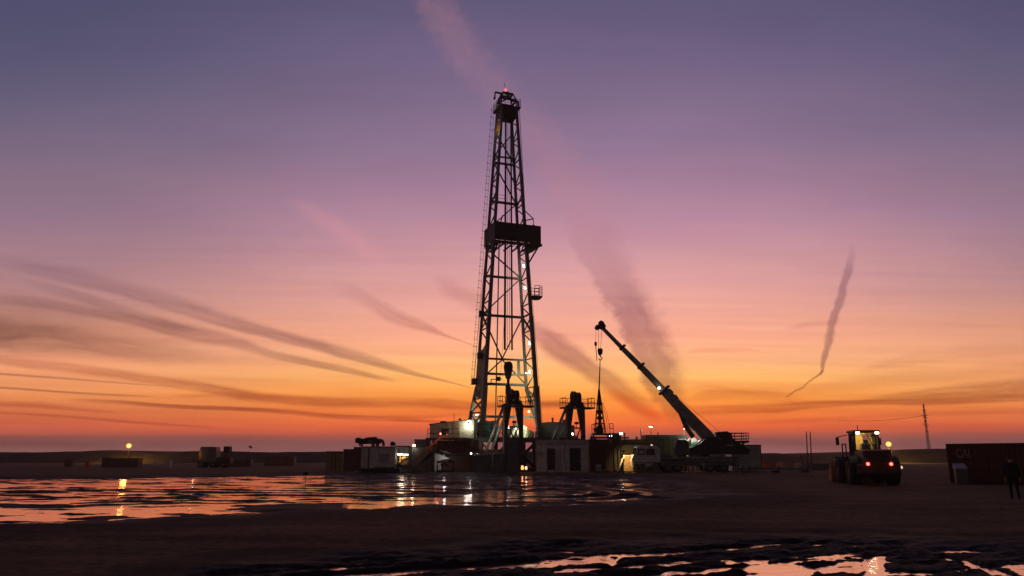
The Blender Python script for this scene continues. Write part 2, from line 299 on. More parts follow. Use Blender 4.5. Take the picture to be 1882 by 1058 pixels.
# ------------------------------------------------------------------ mesh helper
class MB:
    def __init__(s): s.v = []; s.f = []; s.sm = []
    def add(s, vs, fs, sm=False):
        o = len(s.v); s.v += [tuple(v) for v in vs]; s.f += [tuple(i + o for i in f) for f in fs]; s.sm += [sm] * len(fs); return s
    def box(s, cx, cy, cz, sx, sy, sz, mtx=None, top=1.0):
        v = []
        for k, (i, j, l) in enumerate([(-1, -1, -1), (1, -1, -1), (1, 1, -1), (-1, 1, -1), (-1, -1, 1), (1, -1, 1), (1, 1, 1), (-1, 1, 1)]):
            t = top if l > 0 else 1.0
            p = Vector((i * sx / 2 * t, j * sy / 2 * t, l * sz / 2))
            if mtx is not None: p = mtx @ p
            v.append(p + Vector((cx, cy, cz)))
        return s.add(v, [(0, 3, 2, 1), (4, 5, 6, 7), (0, 1, 5, 4), (1, 2, 6, 5), (2, 3, 7, 6), (3, 0, 4, 7)])
    def bb(s, x0, x1, y0, y1, z0, z1): return s.box((x0 + x1) / 2, (y0 + y1) / 2, (z0 + z1) / 2, abs(x1 - x0), abs(y1 - y0), abs(z1 - z0))
    def bar(s, p, q, w, h=None, w2=None, h2=None):
        p, q = Vector(p), Vector(q); h = h or w; w2 = w2 or w; h2 = h2 or h
        d = (q - p).normalized(); ref = Vector((0, 0, 1)) if abs(d.z) < 0.9 else Vector((0, 1, 0))
        a = d.cross(ref).normalized(); b = a.cross(d)
        v = []
        for c, ww, hh in ((p, w, h), (q, w2, h2)):
            for i, j in ((-1, -1), (1, -1), (1, 1), (-1, 1)): v.append(c + a * (i * ww / 2) + b * (j * hh / 2))
        return s.add(v, [(0, 1, 2, 3), (7, 6, 5, 4), (0, 4, 5, 1), (1, 5, 6, 2), (2, 6, 7, 3), (3, 7, 4, 0)])
    def tube(s, p, q, r, r2=None, n=8, cap=True):
        p, q = Vector(p), Vector(q); r2 = r if r2 is None else r2
        d = (q - p).normalized(); ref = Vector((0, 0, 1)) if abs(d.z) < 0.9 else Vector((1, 0, 0))
        a = d.cross(ref).normalized(); b = d.cross(a)
        v = [c + (a * math.cos(2 * math.pi * k / n) + b * math.sin(2 * math.pi * k / n)) * rr for c, rr in ((p, r), (q, r2)) for k in range(n)]
        f = [(k, (k + 1) % n, n + (k + 1) % n, n + k) for k in range(n)]
        s.add(v, f, n > 6)
        if cap: o = len(s.v) - 2 * n; s.f += [tuple(o + k for k in range(n))[::-1], tuple(o + n + k for k in range(n))]; s.sm += [False, False]
        return s
    def path(s, pts, r, n=6):
        for p, q in zip(pts[:-1], pts[1:]): s.tube(p, q, r, n=n)
        return s
    def prism(s, poly, y0, y1, ax='y'):
        n = len(poly)
        def pt(a, b, y): return (a, y, b) if ax == 'y' else (y, a, b) if ax == 'x' else (a, b, y)
        v = [pt(a, b, y0) for a, b in poly] + [pt(a, b, y1) for a, b in poly]
        return s.add(v, [tuple(range(n)), tuple(range(2 * n - 1, n - 1, -1))] + [(k, n + k, n + (k + 1) % n, (k + 1) % n) for k in range(n)])
    def lathe(s, prof, n=20, c=(0, 0, 0), ax='z'):
        v = []; c = Vector(c)
        for r, z in prof:
            for k in range(n):
                a = 2 * math.pi * k / n; x, y = r * math.cos(a), r * math.sin(a)
                v.append(c + Vector((x, y, z) if ax == 'z' else (z, x, y) if ax == 'x' else (x, z, y)))
        f = [(i * n + k, i * n + (k + 1) % n, (i + 1) * n + (k + 1) % n, (i + 1) * n + k) for i in range(len(prof) - 1) for k in range(n)]
        return s.add(v, f, True)
    def ball(s, c, r, n=12, sz=1.0):
        return s.lathe([(max(1e-4, r * math.sin(math.pi * k / 8)), -r * sz * math.cos(math.pi * k / 8)) for k in range(9)], n, c)
    def build(s, name, m, parent=None, bevel=0.0):
        me = bpy.data.meshes.new(name); me.from_pydata(s.v, [], s.f)
        me.polygons.foreach_set('use_smooth', s.sm); me.materials.append(M[m] if isinstance(m, str) else m)
        me.update()
        o = bpy.data.objects.new(name, me); col.objects.link(o)
        if parent is not None: o.parent = parent
        if bevel:
            bv = o.modifiers.new('bevel', 'BEVEL'); bv.width = bevel; bv.segments = 2; bv.limit_method = 'ANGLE'
        return o
def fixn(o):
    import bmesh
    bm = bmesh.new(); bm.from_mesh(o.data); bmesh.ops.recalc_face_normals(bm, faces=bm.faces); bm.to_mesh(o.data); bm.free(); return o
def tag(o, label=None, cat=None, group=None, kind=None):
    for k, v in (('label', label), ('category', cat), ('group', group), ('kind', kind)):
        if v: o[k] = v
    return o
def thing(name, loc, rz, label, cat, group=None):
    o = bpy.data.objects.new(name, None); col.objects.link(o); o.location = loc; o.rotation_euler = (0, 0, rz)
    o.empty_display_size = 0.2
    return tag(o, label, cat, group)
def copy_tree(o, parent=None):
    c = o.copy(); col.objects.link(c); c.parent = parent
    for ch in list(o.children): copy_tree(ch, c)
    return c
def light(parent, loc, w, color=(1, 0.86, 0.62), r=0.12, spot=None, aim=None):
    d = bpy.data.lights.new('lamp_light', 'SPOT' if spot else 'POINT'); d.energy = w; d.color = color; d.shadow_soft_size = r
    o = bpy.data.objects.new('lamp_light', d); col.objects.link(o); o.location = loc
    if spot:
        d.spot_size = R(spot); d.spot_blend = 0.6
        o.rotation_euler = (Vector(aim) - Vector(loc)).to_track_quat('-Z', 'Y').to_euler()
    if parent is not None: o.parent = parent
    return o
def rails(mb, pts, z, h=1.1, n_mid=1, r=0.035, step=1.6, close=False):
    """guard rail along a polyline of (x, y) at height z"""
    pp = pts + [pts[0]] if close else pts
    for (x0, y0), (x1, y1) in zip(pp[:-1], pp[1:]):
        L = math.hypot(x1 - x0, y1 - y0); k = max(1, round(L / step))
        for i in range(k + 1):
            t = i / k; x, y = x0 + (x1 - x0) * t, y0 + (y1 - y0) * t
            mb.tube((x, y, z), (x, y, z + h), r, n=5)
        for j in range(n_mid + 1):
            zz = z + h * (1 - j / (n_mid + 1)); mb.tube((x0, y0, zz), (x1, y1, zz), r, n=5)
    return mb
def ladder(mb, p, q, w=0.45, side=(1, 0, 0), step=0.35, r=0.03):
    p, q = Vector(p), Vector(q); s_ = Vector(side).normalized() * w / 2
    mb.bar(p - s_, q - s_, r * 2); mb.bar(p + s_, q + s_, r * 2)
    n = int((q - p).length / step)
    for i in range(1, n): c = p.lerp(q, i / n); mb.tube(c - s_, c + s_, r * 0.7, n=4)
    return mb
def flood(name, parent, loc, aim, m='L_white', size=0.35, w=0, color=(1, .86, .62), spot=None):
    """floodlight: housing with a lit face"""
    loc, aim = Vector(loc), Vector(aim); d = (aim - loc).normalized(); q = d.to_track_quat('Y', 'Z').to_matrix()
    b = MB(); b.box(*loc, size * 1.15, size * .4, size * .9, q); h = b.build(name, 'black', parent)
    b = MB(); b.box(*(loc + d * size * .24), size, size * .08, size * .75, q); b.build('lens', m, h)
    if w: light(parent, loc + d * size * .6, w, color, size * .4, spot, aim)
    return h

# ------------------------------------------------------------------ ground
def vnoise(x, y, seed=0):
    xi = np.floor(x).astype(np.int64); yi = np.floor(y).astype(np.int64); fx = x - xi; fy = y - yi
    fx = fx * fx * fx * (fx * (fx * 6 - 15) + 10); fy = fy * fy * fy * (fy * (fy * 6 - 15) + 10)
    def h(a, b):
        n = (a * 374761393 + b * 668265263 + seed * 1274126177) & 0xffffffff
        n = ((n ^ (n >> 13)) * 1274126177) & 0xffffffff; n = n ^ (n >> 16)
        return (n & 0xffff) / 65535.0
    return (h(xi, yi) * (1 - fx) + h(xi + 1, yi) * fx) * (1 - fy) + (h(xi, yi + 1) * (1 - fx) + h(xi + 1, yi + 1) * fx) * fy
def fbm(x, y, o=4, seed=0, g=0.5, lac=2.03):
    s = 0; a = 1; t = 0
    for i in range(o): s = s + a * vnoise(x, y, seed + i * 17); t += a; a *= g; x = x * lac + 3.1; y = y * lac + 7.7
    return s / t
def sdist(x, y, poly):
    """signed distance to a polygon, positive inside"""
    d = np.full(x.shape, 1e9); ins = np.zeros(x.shape, bool); n = len(poly)
    for i in range(n):
        x0, y0 = poly[i]; x1, y1 = poly[(i + 1) % n]; ex, ey = x1 - x0, y1 - y0
        t = np.clip(((x - x0) * ex + (y - y0) * ey) / (ex * ex + ey * ey), 0, 1)
        d = np.minimum(d, (x - x0 - t * ex) ** 2 + (y - y0 - t * ey) ** 2)
        c = ((y0 > y) != (y1 > y)) & (x < (x1 - x0) * (y - y0) / (y1 - y0 + 1e-12) + x0); ins ^= c
    return np.where(ins, 1, -1) * np.sqrt(d)
WZ = -0.12
def poly(px): return [tuple(G(a, b, WZ)[:2]) for a, b in px]
POND = poly([(-260, 884), (0, 880), (170, 879), (300, 876.5), (500, 873.5), (800, 873), (1000, 873.5), (1130, 877), (1210, 886), (1260, 900), (1275, 912), (1225, 924), (1150, 931), (1050, 936),
             (940, 934), (800, 937), (690, 938), (560, 934), (500, 942), (420, 950), (330, 954), (200, 960), (90, 967), (-20, 972), (-300, 990)])
POOL = poly([(200, 1110), (400, 1054), (560, 1036), (800, 1018), (950, 1006), (1090, 1000), (1250, 1000), (1390, 994), (1560, 990), (1700, 1003), (1960, 1000), (2100, 1100)])
PUD = [poly(p_) for p_ in ([(290, 853.5), (330, 850.5), (440, 851), (445, 853), (380, 854.5)], [(570, 852), (600, 850), (660, 856), (640, 858)], [(1440, 878), (1470, 876.5), (1500, 877.2), (1470, 878.6)],
                           [(1240, 917), (1275, 914), (1300, 918), (1270, 921)], [(1700, 862), (1760, 860), (1790, 862), (1740, 863.5)])]
def pdist(x, y, pts):
    d = np.full(x.shape, 1e9)
    for (x0, y0), (x1, y1) in zip(pts[:-1], pts[1:]):
        ex, ey = x1 - x0, y1 - y0; t = np.clip(((x - x0) * ex + (y - y0) * ey) / (ex * ex + ey * ey), 0, 1)
        d = np.minimum(d, (x - x0 - t * ex) ** 2 + (y - y0 - t * ey) ** 2)
    return np.sqrt(d)
TRACKS = [([(380, 1066), (470, 1055), (600, 1046), (720, 1040)], .24), ([(560, 1064), (700, 1056), (800, 1048), (900, 1043), (1000, 1034), (1080, 1025), (1150, 1022)], .34), ([(950, 1013), (1000, 1009), (1050, 1004), (1110, 1003)], .26),
 ([(900, 1052), (1000, 1041), (1120, 1033), (1210, 1022), (1300, 1012), (1400, 1005)], .26), ([(1040, 1052), (1150, 1044), (1260, 1034), (1400, 1031)], .3), ([(1200, 1022), (1330, 1014), (1420, 1001), (1465, 998)], .22),
 ([(1240, 1060), (1340, 1048), (1420, 1038), (1520, 1026), (1600, 1015)], .25), ([(1604, 1072), (1610, 1046), (1606, 1030), (1616, 1020), (1650, 1012)], .17), ([(1460, 1064), (1490, 1046), (1570, 1034)], .2),
 ([(1700, 1054), (1770, 1050), (1800, 1044), (1775, 1033), (1735, 1026)], .17), ([(1780, 1036), (1850, 1058), (1890, 1070)], .2), ([(1868, 1040), (1910, 1062)], .3), ([(1392, 1072), (1402, 1044)], .42), ([(1446, 1072), (1450, 1041)], .36), ([(1490, 1003), (1530, 999)], .16), ([(1440, 1012), (1500, 1003)], .14), ([(640, 1036), (720, 1034)], .14), ([(1120, 1062), (1300, 1052), (1380, 1046)], .3)]
TRACKS = [([tuple(G(a, b, WZ)[:2]) for a, b in p_], w_) for p_, w_ in TRACKS]
def ground_h(x, y):
    h = (fbm(x * .16, y * .16, 4, 3) - .5) * .10 + (fbm(x * 1.3, y * 1.3, 4, 9) - .5) * .05
    wet = np.zeros(x.shape)
    # big pond: a shallow churned basin, ridges of mud standing out of the water
    rag = (fbm(x * .35, y * .35, 4, 21) - .5)
    d = sdist(x, y, POND) + rag * 5.0
    m = np.clip(d / 3.5 + .35, 0, 1); m = m * m * (3 - 2 * m)
    wx = x + (fbm(x * .15, y * .15, 3, 5) - .5) * 5; wy = y + (fbm(x * .15 + 9, y * .15, 3, 6) - .5) * 5
    big = fbm(wx * .15 + wy * .04, wy * .34, 4, 31, .5)
    mid = fbm(wx * .38, wy * .55, 4, 32, .55); fine = fbm(x * .62 + y * .2, y * 1.6, 5, 33, .66)
    # ruts swung in arcs by vehicles turning at the right-hand end
    c = G(1000, 905, WZ); r = np.sqrt(((x - c.x) / 1.0) ** 2 + ((y - c.y) / 1.55) ** 2)
    arc = np.sin(r * 4.2 + 2.5 * fbm(x * .4, y * .4, 2, 8)) * np.clip((x - c.x + 3) / 5, 0, 1)
    arc2 = np.sin((wx * .25 + wy) * 1.6) * np.clip((x - xp(650, 900, 45)) / 4, 0, 1) * .5
    ramp = np.clip((x + 14) / 12, 0, 1)
    q1 = wy + .16 * wx + 1.6 * fbm(x * .12, y * .12, 2, 71); q2 = wy - .30 * wx + 2.2 * fbm(x * .1 + 4, y * .1, 2, 72)
    q3 = wy + .05 * wx + 2.6 * fbm(x * .16 + 3, y * .16, 3, 77)
    rut = .7 * np.sin(q3 * 3.7) * np.clip(fbm(x * .10 + 2, y * .22, 3, 78) * 3 - 1.0, 0, 1) + np.sin(q1 * 2.1) * np.clip(fbm(x * .07, y * .16, 3, 73) * 3 - 1.1, 0, 1) + np.sin(q2 * 2.9) * np.clip(fbm(x * .08 + 7, y * .15, 3, 74) * 3 - 1.2, 0, 1)
    lift = (big - .5) * .05 + (mid - .5) * .11 + (fine - .5) * .16 + rut * .052 * (.4 + fbm(x * .5, y * .5, 2, 75)) + arc * .05 * (.4 + mid) + arc2 * .018 - .013 + .009 * ramp
    bed = WZ - .010 + lift
    h = h * (1 - m) + bed * m
    wet = np.maximum(wet, np.clip(d / 9 + 1.0, 0, 1))
    # pool in front of the camera with tyre-cut edges
    d2 = sdist(x, y, POOL) + (fbm(x * .9, y * .9, 4, 41) - .5) * 2.0
    m2 = np.clip(d2 / 1.6 + .3, 0, 1); m2 = m2 * m2 * (3 - 2 * m2)
    ux = x * .94 + y * .34; uy = -x * .34 + y * .94
    qx = ux + (fbm(x * .5, y * .5, 3, 51) - .5) * 2.2; qy = uy + (fbm(x * .5 + 5, y * .5, 3, 52) - .5) * 2.2
    b2 = fbm(qx * .22, qy * .95, 4, 53, .5); s2 = fbm(qx * .9, qy * 3.2, 4, 54, .6)
    rut2 = np.sin((qy + .10 * qx) * 8.5) * np.clip(fbm(x * .3, y * .5, 3, 76) * 3 - .9, 0, 1)
    tread = np.sign(np.sin(qx * 9.0)) * np.clip(np.sin(qy * 2.1) * 3, -1, 1) * np.clip((x - 2.5) / 2, 0, 1)
    bed2 = WZ + .014 + (b2 - .5) * .20 + (s2 - .5) * .19 + rut2 * .024 + tread * .006
    near = (y > 10) & (y < 19); xn, yn = x[near], y[near]
    wob = (fbm(xn * 2.2, yn * 2.2, 4, 91, .6) - .5); tk_ = np.zeros(xn.shape)
    for pts_, w_ in TRACKS: tk_ = np.maximum(tk_, np.clip((1.05 - pdist(xn + wob * .5, yn + wob * 1.0, pts_) / w_) * 1.8 + wob * 1.6, 0, 1))
    iso = fbm((xn * .9 + yn * .43) * .8, (yn * .9 - xn * .43) * 2.6, 5, 92, .62)
    bars = np.sin(xn * 14 + wob * 5) * np.sin(yn * 5 + wob * 5) * np.clip((xn - 1.5) / 2, 0, 1)
    bed2[near] = WZ + .038 + (iso - .5) * .20 + (s2[near] - .5) * .06 - tk_ * .074 + bars * .010
    h = h * (1 - m2) + bed2 * m2
    wet = np.maximum(wet, np.clip(d2 / 3.2 + 1.0, 0, 1))
    for pg in PUD:
        d3 = sdist(x, y, pg) + rag * 1.2; m3 = np.clip(d3 / .8 + .3, 0, 1)
        h = h * (1 - m3) + (WZ - .01 + (mid - .5) * .12) * m3; wet = np.maximum(wet, np.clip(d3 / 2 + 1, 0, 1))
    tr = np.sin((y + .12 * x + 2.5 * fbm(x * .06, y * .1, 3, 81)) * 3.3) * np.clip(fbm(x * .05, y * .12, 3, 82) * 3 - 1.2, 0, 1)
    h = h + tr * .028 * (1 - np.maximum(m, m2))
    return h, wet
def build_ground():
    rows = np.concatenate([np.linspace(-60, 4, 12), np.linspace(5, 10.5, 14), np.arange(11, 18.5, .05), np.arange(18.5, 26, .11), np.arange(26, 74, .16), np.arange(74, 100, .4), np.linspace(101, 300, 60), np.array([400, 600, 940])])
    u = np.linspace(-1, 1, 760)
    X = (0.5 * u + 0.5 * u ** 3)[None, :] * np.minimum(890, np.maximum(34, 1.0 * (rows + 26)))[:, None]
    Y = np.repeat(rows[:, None], len(u), 1)
    h, wet = ground_h(X, Y)
    far = np.clip((Y - 110) / 40, 0, 1); h = h * (1 - far)
    nr, nc = X.shape
    co = np.stack([X, Y, h], -1).reshape(-1, 3).astype(np.float32)
    idx = np.arange(nr * nc).reshape(nr, nc)
    q = np.stack([idx[:-1, :-1], idx[:-1, 1:], idx[1:, 1:], idx[1:, :-1]], -1).reshape(-1, 4)
    me = bpy.data.meshes.new('ground'); me.vertices.add(len(co)); me.vertices.foreach_set('co', co.ravel())
    me.loops.add(q.size); me.loops.foreach_set('vertex_index', q.ravel().astype(np.int32))
    me.polygons.add(len(q)); me.polygons.foreach_set('loop_start', np.arange(0, q.size, 4, dtype=np.int32))
    me.polygons.foreach_set('use_smooth', np.ones(len(q), bool)); me.update(calc_edges=True)
    at = me.attributes.new('wetness', 'FLOAT', 'POINT'); at.data.foreach_set('value', wet.ravel().astype(np.float32))
    m = bpy.data.materials.new('mud'); m.use_nodes = True; t = m.node_tree; n = NT(t); b = t.nodes['Principled BSDF']
    a = n.new('ShaderNodeAttribute'); a.attribute_name = 'wetness'
    pos = n.new('ShaderNodeNewGeometry').outputs['Position']
    mp = n.new('ShaderNodeMapping'); t.links.new(pos, mp.inputs[0]); mp.inputs['Scale'].default_value = (.12, .42, 1); mp.inputs['Rotation'].default_value = (0, 0, .1)
    n1 = n.noise(mp.outputs[0], 1.0, 7, .62); n2 = n.noise(pos, 4.0, 6, .65); n3 = n.noise(pos, 26.0, 4, .6)
    dry = n.mix(n.mr(n1, .3, .7), (0.092, 0.053, 0.031), (0.300, 0.176, 0.102))
    dry = n.mix(n.mr(n2, .35, .7), dry, (0.060, 0.040, 0.030)); 
    w = n.m('ADD', a.outputs['Fac'], n.m('MULTIPLY', n.m('SUBTRACT', n1, .5), .7), clamp=True)
    c = n.mix(n.mr(w, .35, .85), dry, (0.012, 0.009, 0.0085))
    t.links.new(c, b.inputs['Base Color'])
    n.put(b.inputs['Roughness'], n.mr(w, .5, 1.0, .95, .60)); n.put(b.inputs['Specular IOR Level'], n.mr(w, .5, 1.0, .03, .035))
    bp = n.new('ShaderNodeBump'); bp.inputs['Distance'].default_value = .05; bp.inputs['Strength'].default_value = .7
    n.put(bp.inputs['Height'], n.m('ADD', n2, n.m('MULTIPLY', n3, .35))); t.links.new(bp.outputs[0], b.inputs['Normal'])
    me.materials.append(m)
    o = bpy.data.objects.new('ground', me); col.objects.link(o); return tag(o, kind='structure')
build_ground()
def water_mat():
    m = bpy.data.materials.new('muddy_water'); m.use_nodes = True; t = m.node_tree; t.nodes.clear(); n = NT(t)
    pos = n.new('ShaderNodeNewGeometry').outputs['Position']
    bp = n.new('ShaderNodeBump'); bp.inputs['Distance'].default_value = .05; bp.inputs['Strength'].default_value = .26
    a = n.noise(pos, 1.6, 3, .5, .4); b = n.noise(pos, 6.0, 3, .5)
    n.put(bp.inputs['Height'], n.m('ADD', a, n.m('MULTIPLY', b, .26)))
    g = n.new('ShaderNodeBsdfGlossy'); g.inputs['Roughness'].default_value = .10; g.inputs[0].default_value = (.96, .83, .92, 1)
    t.links.new(bp.outputs[0], g.inputs['Normal'])
    d = n.new('ShaderNodeBsdfDiffuse'); d.inputs[0].default_value = (.03, .02, .016, 1)
    lw = n.new('ShaderNodeLayerWeight'); lw.inputs[0].default_value = .30; t.links.new(bp.outputs[0], lw.inputs['Normal'])
    mx = n.new('ShaderNodeMixShader'); n.put(mx.inputs[0], n.mr(lw.outputs['Facing'], .3, .85, .15, .96))
    t.links.new(d.outputs[0], mx.inputs[1]); t.links.new(g.outputs[0], mx.inputs[2])
    o = n.new('ShaderNodeOutputMaterial'); t.links.new(mx.outputs[0], o.inputs[0]); return m
wm = water_mat()
def water(x0, x1, y0, y1):
    b = MB(); b.add([(x0, y0, WZ), (x1, y0, WZ), (x1, y1, WZ), (x0, y1, WZ)], [(0, 1, 2, 3)])
    return tag(b.build('water', wm), kind='structure')
water(-70, 20, 17.9, 80); water(-14, 24, 9, 17.6)
water(-70, 60, 81, 130)
water(21, 50, 42, 80)

def build_hills():
    xs = np.linspace(-520, 520, 420); ys = np.array([204, 208, 212, 215, 220, 232, 300, 420])
    prof = np.array([0, .35, .75, .95, 1, .95, .8, .5])
    X = np.repeat(xs[None, :], len(ys), 0); Y = np.repeat(ys[:, None], len(xs), 1)
    top = 3.3 + (fbm(xs * .035, xs * 0 + 2, 4, 61) - .5) * 1.3 + (fbm(xs * .16, xs * 0 + 5, 3, 62) - .5) * .55
    top += 1.1 * np.exp(-((xs - 124) / 24.0) ** 2) + .35 * np.exp(-((xs + 108) / 20.0) ** 2) - .5 * np.exp(-((xs - 88) / 14.0) ** 2)
    H = prof[:, None] * top[None, :] * (.9 + .2 * fbm(X * .05, Y * .09, 3, 63)) - .2
    Y = Y + (fbm(X * .03, Y * .02, 3, 64) - .5) * 10
    nr, nc = X.shape; b = MB()
    b.v = [tuple(p_) for p_ in np.stack([X, Y, H], -1).reshape(-1, 3)]
    b.f = [(i * nc + j, i * nc + j + 1, (i + 1) * nc + j + 1, (i + 1) * nc + j) for i in range(nr - 1) for j in range(nc - 1)]; b.sm = [True] * len(b.f)
    return tag(b.build('hills', mat('spoil_bank', (0.045, 0.031, 0.022), .95, 0, .05, var=.5, scale=.25, dirt=(.04, .03, .02))), kind='structure')
build_hills()
# ================================================================== drilling mast (local axes: x across, -y is the open front)
YR = 96.0; RX = xp(931, 600, YR) ; YAW = R(20)
rig = thing('drilling_rig', (-0.75, YR, 0), YAW, 'tall open-front lattice drilling mast with dark racking board, standing on its steel substructure', 'drilling rig')
ZF, ZK, ZT = 4.0, 10.7, 49.9          # drill floor, where the rear legs kick back, mast top
def hw(z): return 3.5 + (z - 10.6) * (1.22 - 3.5) / (47.7 - 10.6)
def hd(z): return 1.75 + (z - 10.6) * (1.12 - 1.75) / (47.7 - 10.6)
def rp(s, z, f=1.0): return (s * hw(z) * f, hd(z), z)
def rear(s, z):
    t = (ZK - z) / (ZK - ZF); return (s * (hw(ZK) + 1.75 * t), hd(ZK) - 1.2 * t, z)
LV = [ZK, 13.2, zp(657) - .3, zp(612), zp(577), zp(540), zp(505), zp(478), zp(440), zp(405), zp(367), zp(330), zp(290), zp(258), zp(232), ZT]
for s in (-1, 1):
    b = MB()
    leg = MB()
    fr = [(s * hw(z), -hd(z), z) for z in (ZF, ZK, 20, 30, 40, ZT)]
    for p_, q_, w_ in zip(fr[:-1], fr[1:], (.62, .46, .40, .36, .34)): leg.bar(p_, q_, w_, w_)
    leg = leg.build('mast_leg', 'legpaint', rig)
    rr = MB(); re = [(s * hw(z), hd(z), z) for z in (ZK, 20, 30, 40, ZT)]
    for p_, q_ in zip(re[:-1], re[1:]): rr.bar(p_, q_, .33, .33)
    rr.bar(rear(s, ZF), rear(s, ZK), .40, .46)
    rr.build('rear_chord', 'legpaint', leg)
    lc = MB()
    z = ZK; k = 0
    while z < ZT - .6:
        dz = 1.05 + 1.35 * hd(z) / 1.75 * .62; z2 = min(z + dz, ZT)
        a_ = (s * hw(z), -hd(z) if k % 2 else hd(z), z); c_ = (s * hw(z2), hd(z2) if k % 2 else -hd(z2), z2)
        lc.bar(a_, c_, .13); 
        if k % 2 == 0: lc.bar((s * hw(z), -hd(z), z), (s * hw(z), hd(z), z), .14)
        z = z2; k += 1
    for za, zb_ in ((4.6, 7.2), (7.2, 9.0), (9.0, ZK)): lc.bar((s * hw(za), -hd(za), za), rear(s, zb_), .17); lc.bar((s * hw(zb_), -hd(zb_), zb_), rear(s, za), .17); lc.bar((s * hw(za), -hd(za), za), rear(s, za), .17)
    lc.build('lacing', 'legpaint', leg)
    sh = MB(); sh.box(s * hw(ZF), -hd(ZF), ZF + .45, .9, 1.0, .9); sh.build('leg_shoe', 'steel', leg); sh = MB(); c_ = rear(s, ZF); sh.box(c_[0], c_[1], ZF + .4, .8, .9, .8); sh.build('leg_shoe', 'steel', leg)
    if s < 0:
        pl = MB(); z0, z1 = 9.0, 15.4
        for xo in (-.17, .17): pl.add([(s * hw(z0) + xo, -hd(z0), z0), (s * hw(z0) + xo, hd(ZK) * .3, z0), (s * hw(ZK) + xo, hd(ZK), ZK), (s * hw(z1) + xo, hd(z1), z1), (s * hw(z1) + xo, -hd(z1), z1)], [(0, 1, 2, 3, 4)] if xo > 0 else [(4, 3, 2, 1, 0)])
        pl.build('web_plate', 'legpaint', leg)
        for z, y in ((11.4, 1.9), (14.6, .2), (20.3, .8)): bx = MB(); bx.box(s * hw(z) - .35, y, z, .6, .6, .8); bx.build('junction_box', 'steel', leg)
# back panel: girts and bracing between the rear chords, as in the photo
for py, w in ((283, .2), (295, .26), (367, .30), (505, .30), (577, .32), (657, .26), (685, .30), (704, .34), (765, .3)):
    z = zp(py); a_, c_ = (rp(-1, z), rp(1, z)) if z > ZK else (rear(-1, z), rear(1, z))
    gt = MB(); gt.bar(a_, c_, w, w); gt.build('cross_girt', 'legpaint', rig)
def dg(s0, p0, s1, p1, w=.16): br = MB(); br.bar(rp(s0, zp(p0)), rp(s1, zp(p1)), w); br.build('diagonal_brace', 'legpaint', rig)
dg(-1, 240, .9, 290); dg(.9, 240, -1, 283); dg(-1, 295, 1, 367); dg(1, 367, -1, 418); dg(-1, 455, 1, 503); dg(1, 505, -1, 577); dg(.2, 297, 1, 330)
for s in (-1, 1):
    dg(s, 577, 0.0, 656); dg(s, 703 if s < 0 else 703, 0.0, 658)
z0, z1 = zp(685), zp(657); br = MB(); br.bar((hw(z1) * .72, hd(z1), z1), (hw(z0) * .72, hd(z0), z0), .3)
br.build('upright_strut', 'legpaint', rig)
# front knee braces that keep the open front square
for s in (-1, 1):
    for py in (577, 367): z = zp(py); kb = MB(); kb.bar((s * hw(z), -hd(z), z), (s * hw(z + 0), hd(z), z), .2); kb.build('side_brace', 'legpaint', rig)
    kb = MB(); kb.bar((s * hw(zp(577)), hd(zp(577)), zp(577)), (s * hw(zp(612)), -hd(zp(612)), zp(612)), .22); kb.build('side_brace', 'legpaint', rig)
# drilling lines and standpipe running down the middle
for x, r, zb in ((-.34, .10, 15.5), (-.2, .06, 15.5), (.66, .06, 15.5), (.80, .06, 15.5), (.06, .03, 15.5), (.38, .03, 15.5)):
    dl = MB(); dl.tube((x, -.2, zb), (x * .75, -.2, 49.6), r, n=6); dl.build('drilling_line', 'cable', rig)
sp = MB(); sp.tube((-1.2, .9, 4.2), (-.75, .8, 33), .09); sp.tube((-.75, .8, 33), (-.35, .5, 34.4), .09); sp.build('standpipe', 'galv', rig)
# climbing ladders with hoops
for s in (-1, 1):
    ld = MB(); x0, x1 = s * (hw(11.5) + .75), s * (hw(ZT) + .75)
    yy = hd(11) * .8 if s < 0 else -.5
    ladder(ld, (x0, yy, 10.9 if s < 0 else 4.4), (x1, yy * .5, ZT + .6), .5, (1, .4, 0) if s < 0 else (.5, 1, 0), .42, .015)
    hp = ld if s < 0 else MB()
    for i in range(40):
        t = i / 39; c = Vector((x0, yy, 10.9)).lerp(Vector((x1, yy * .5, ZT)), t)
        hp.bar(c + Vector((-.25, -.1, 0)), c + Vector((s * .45, -.3, 0)), .035); hp.bar(c + Vector((s * .45, -.3, 0)), c + Vector((.25, .1, 0)), .035)
    ld.build('ladder', 'steel', rig)
for s in (-1, 1): ca = MB(); ca.tube((s * (hw(11) + 1.3), -.9, 5 if s > 0 else 11), (s * (hw(ZT) + .35), -.6, ZT - 1), .028, n=5); ca.build('guy_cable', 'cable', rig)
# racking board with its windwall
z0, z1 = zp(448, 94.5), zp(414, 94.5)
X0, X1, Y0, Y1 = -2.62, 4.0, -2.7, 1.9
mb_ = MB()
mb_.bb(X0, X1, Y0, Y0 + .07, z0 + .1, z1); mb_.bb(X0, X0 + .07, Y0 + .07, Y1, z0 + .1, z1); mb_.bb(X1 - .07, X1, Y0 + .07, Y1 - .5, z0 + .1, z1 - .15)
for i in range(14):
    x = X0 + .25 + i * (X1 - X0 - .5) / 13; mb_.bb(x - .04, x + .04, Y0 - .035, Y0, z0 + .1, z1)
board = mb_.build('racking_board', 'black', rig)
fl = MB(); fl.bb(X0 + .1, X1 + .25, Y0 + .1, Y0 + 1.2, z0 - .02, z0 + .08)
fl.bb(X0 + .1, X0 + 1.0, Y0 + 1.2, Y1, z0 - .02, z0 + .08); fl.bb(X1 - 1.3, X1 + .25, Y0 + 1.2, Y1 - .4, z0 - .02, z0 + .08)
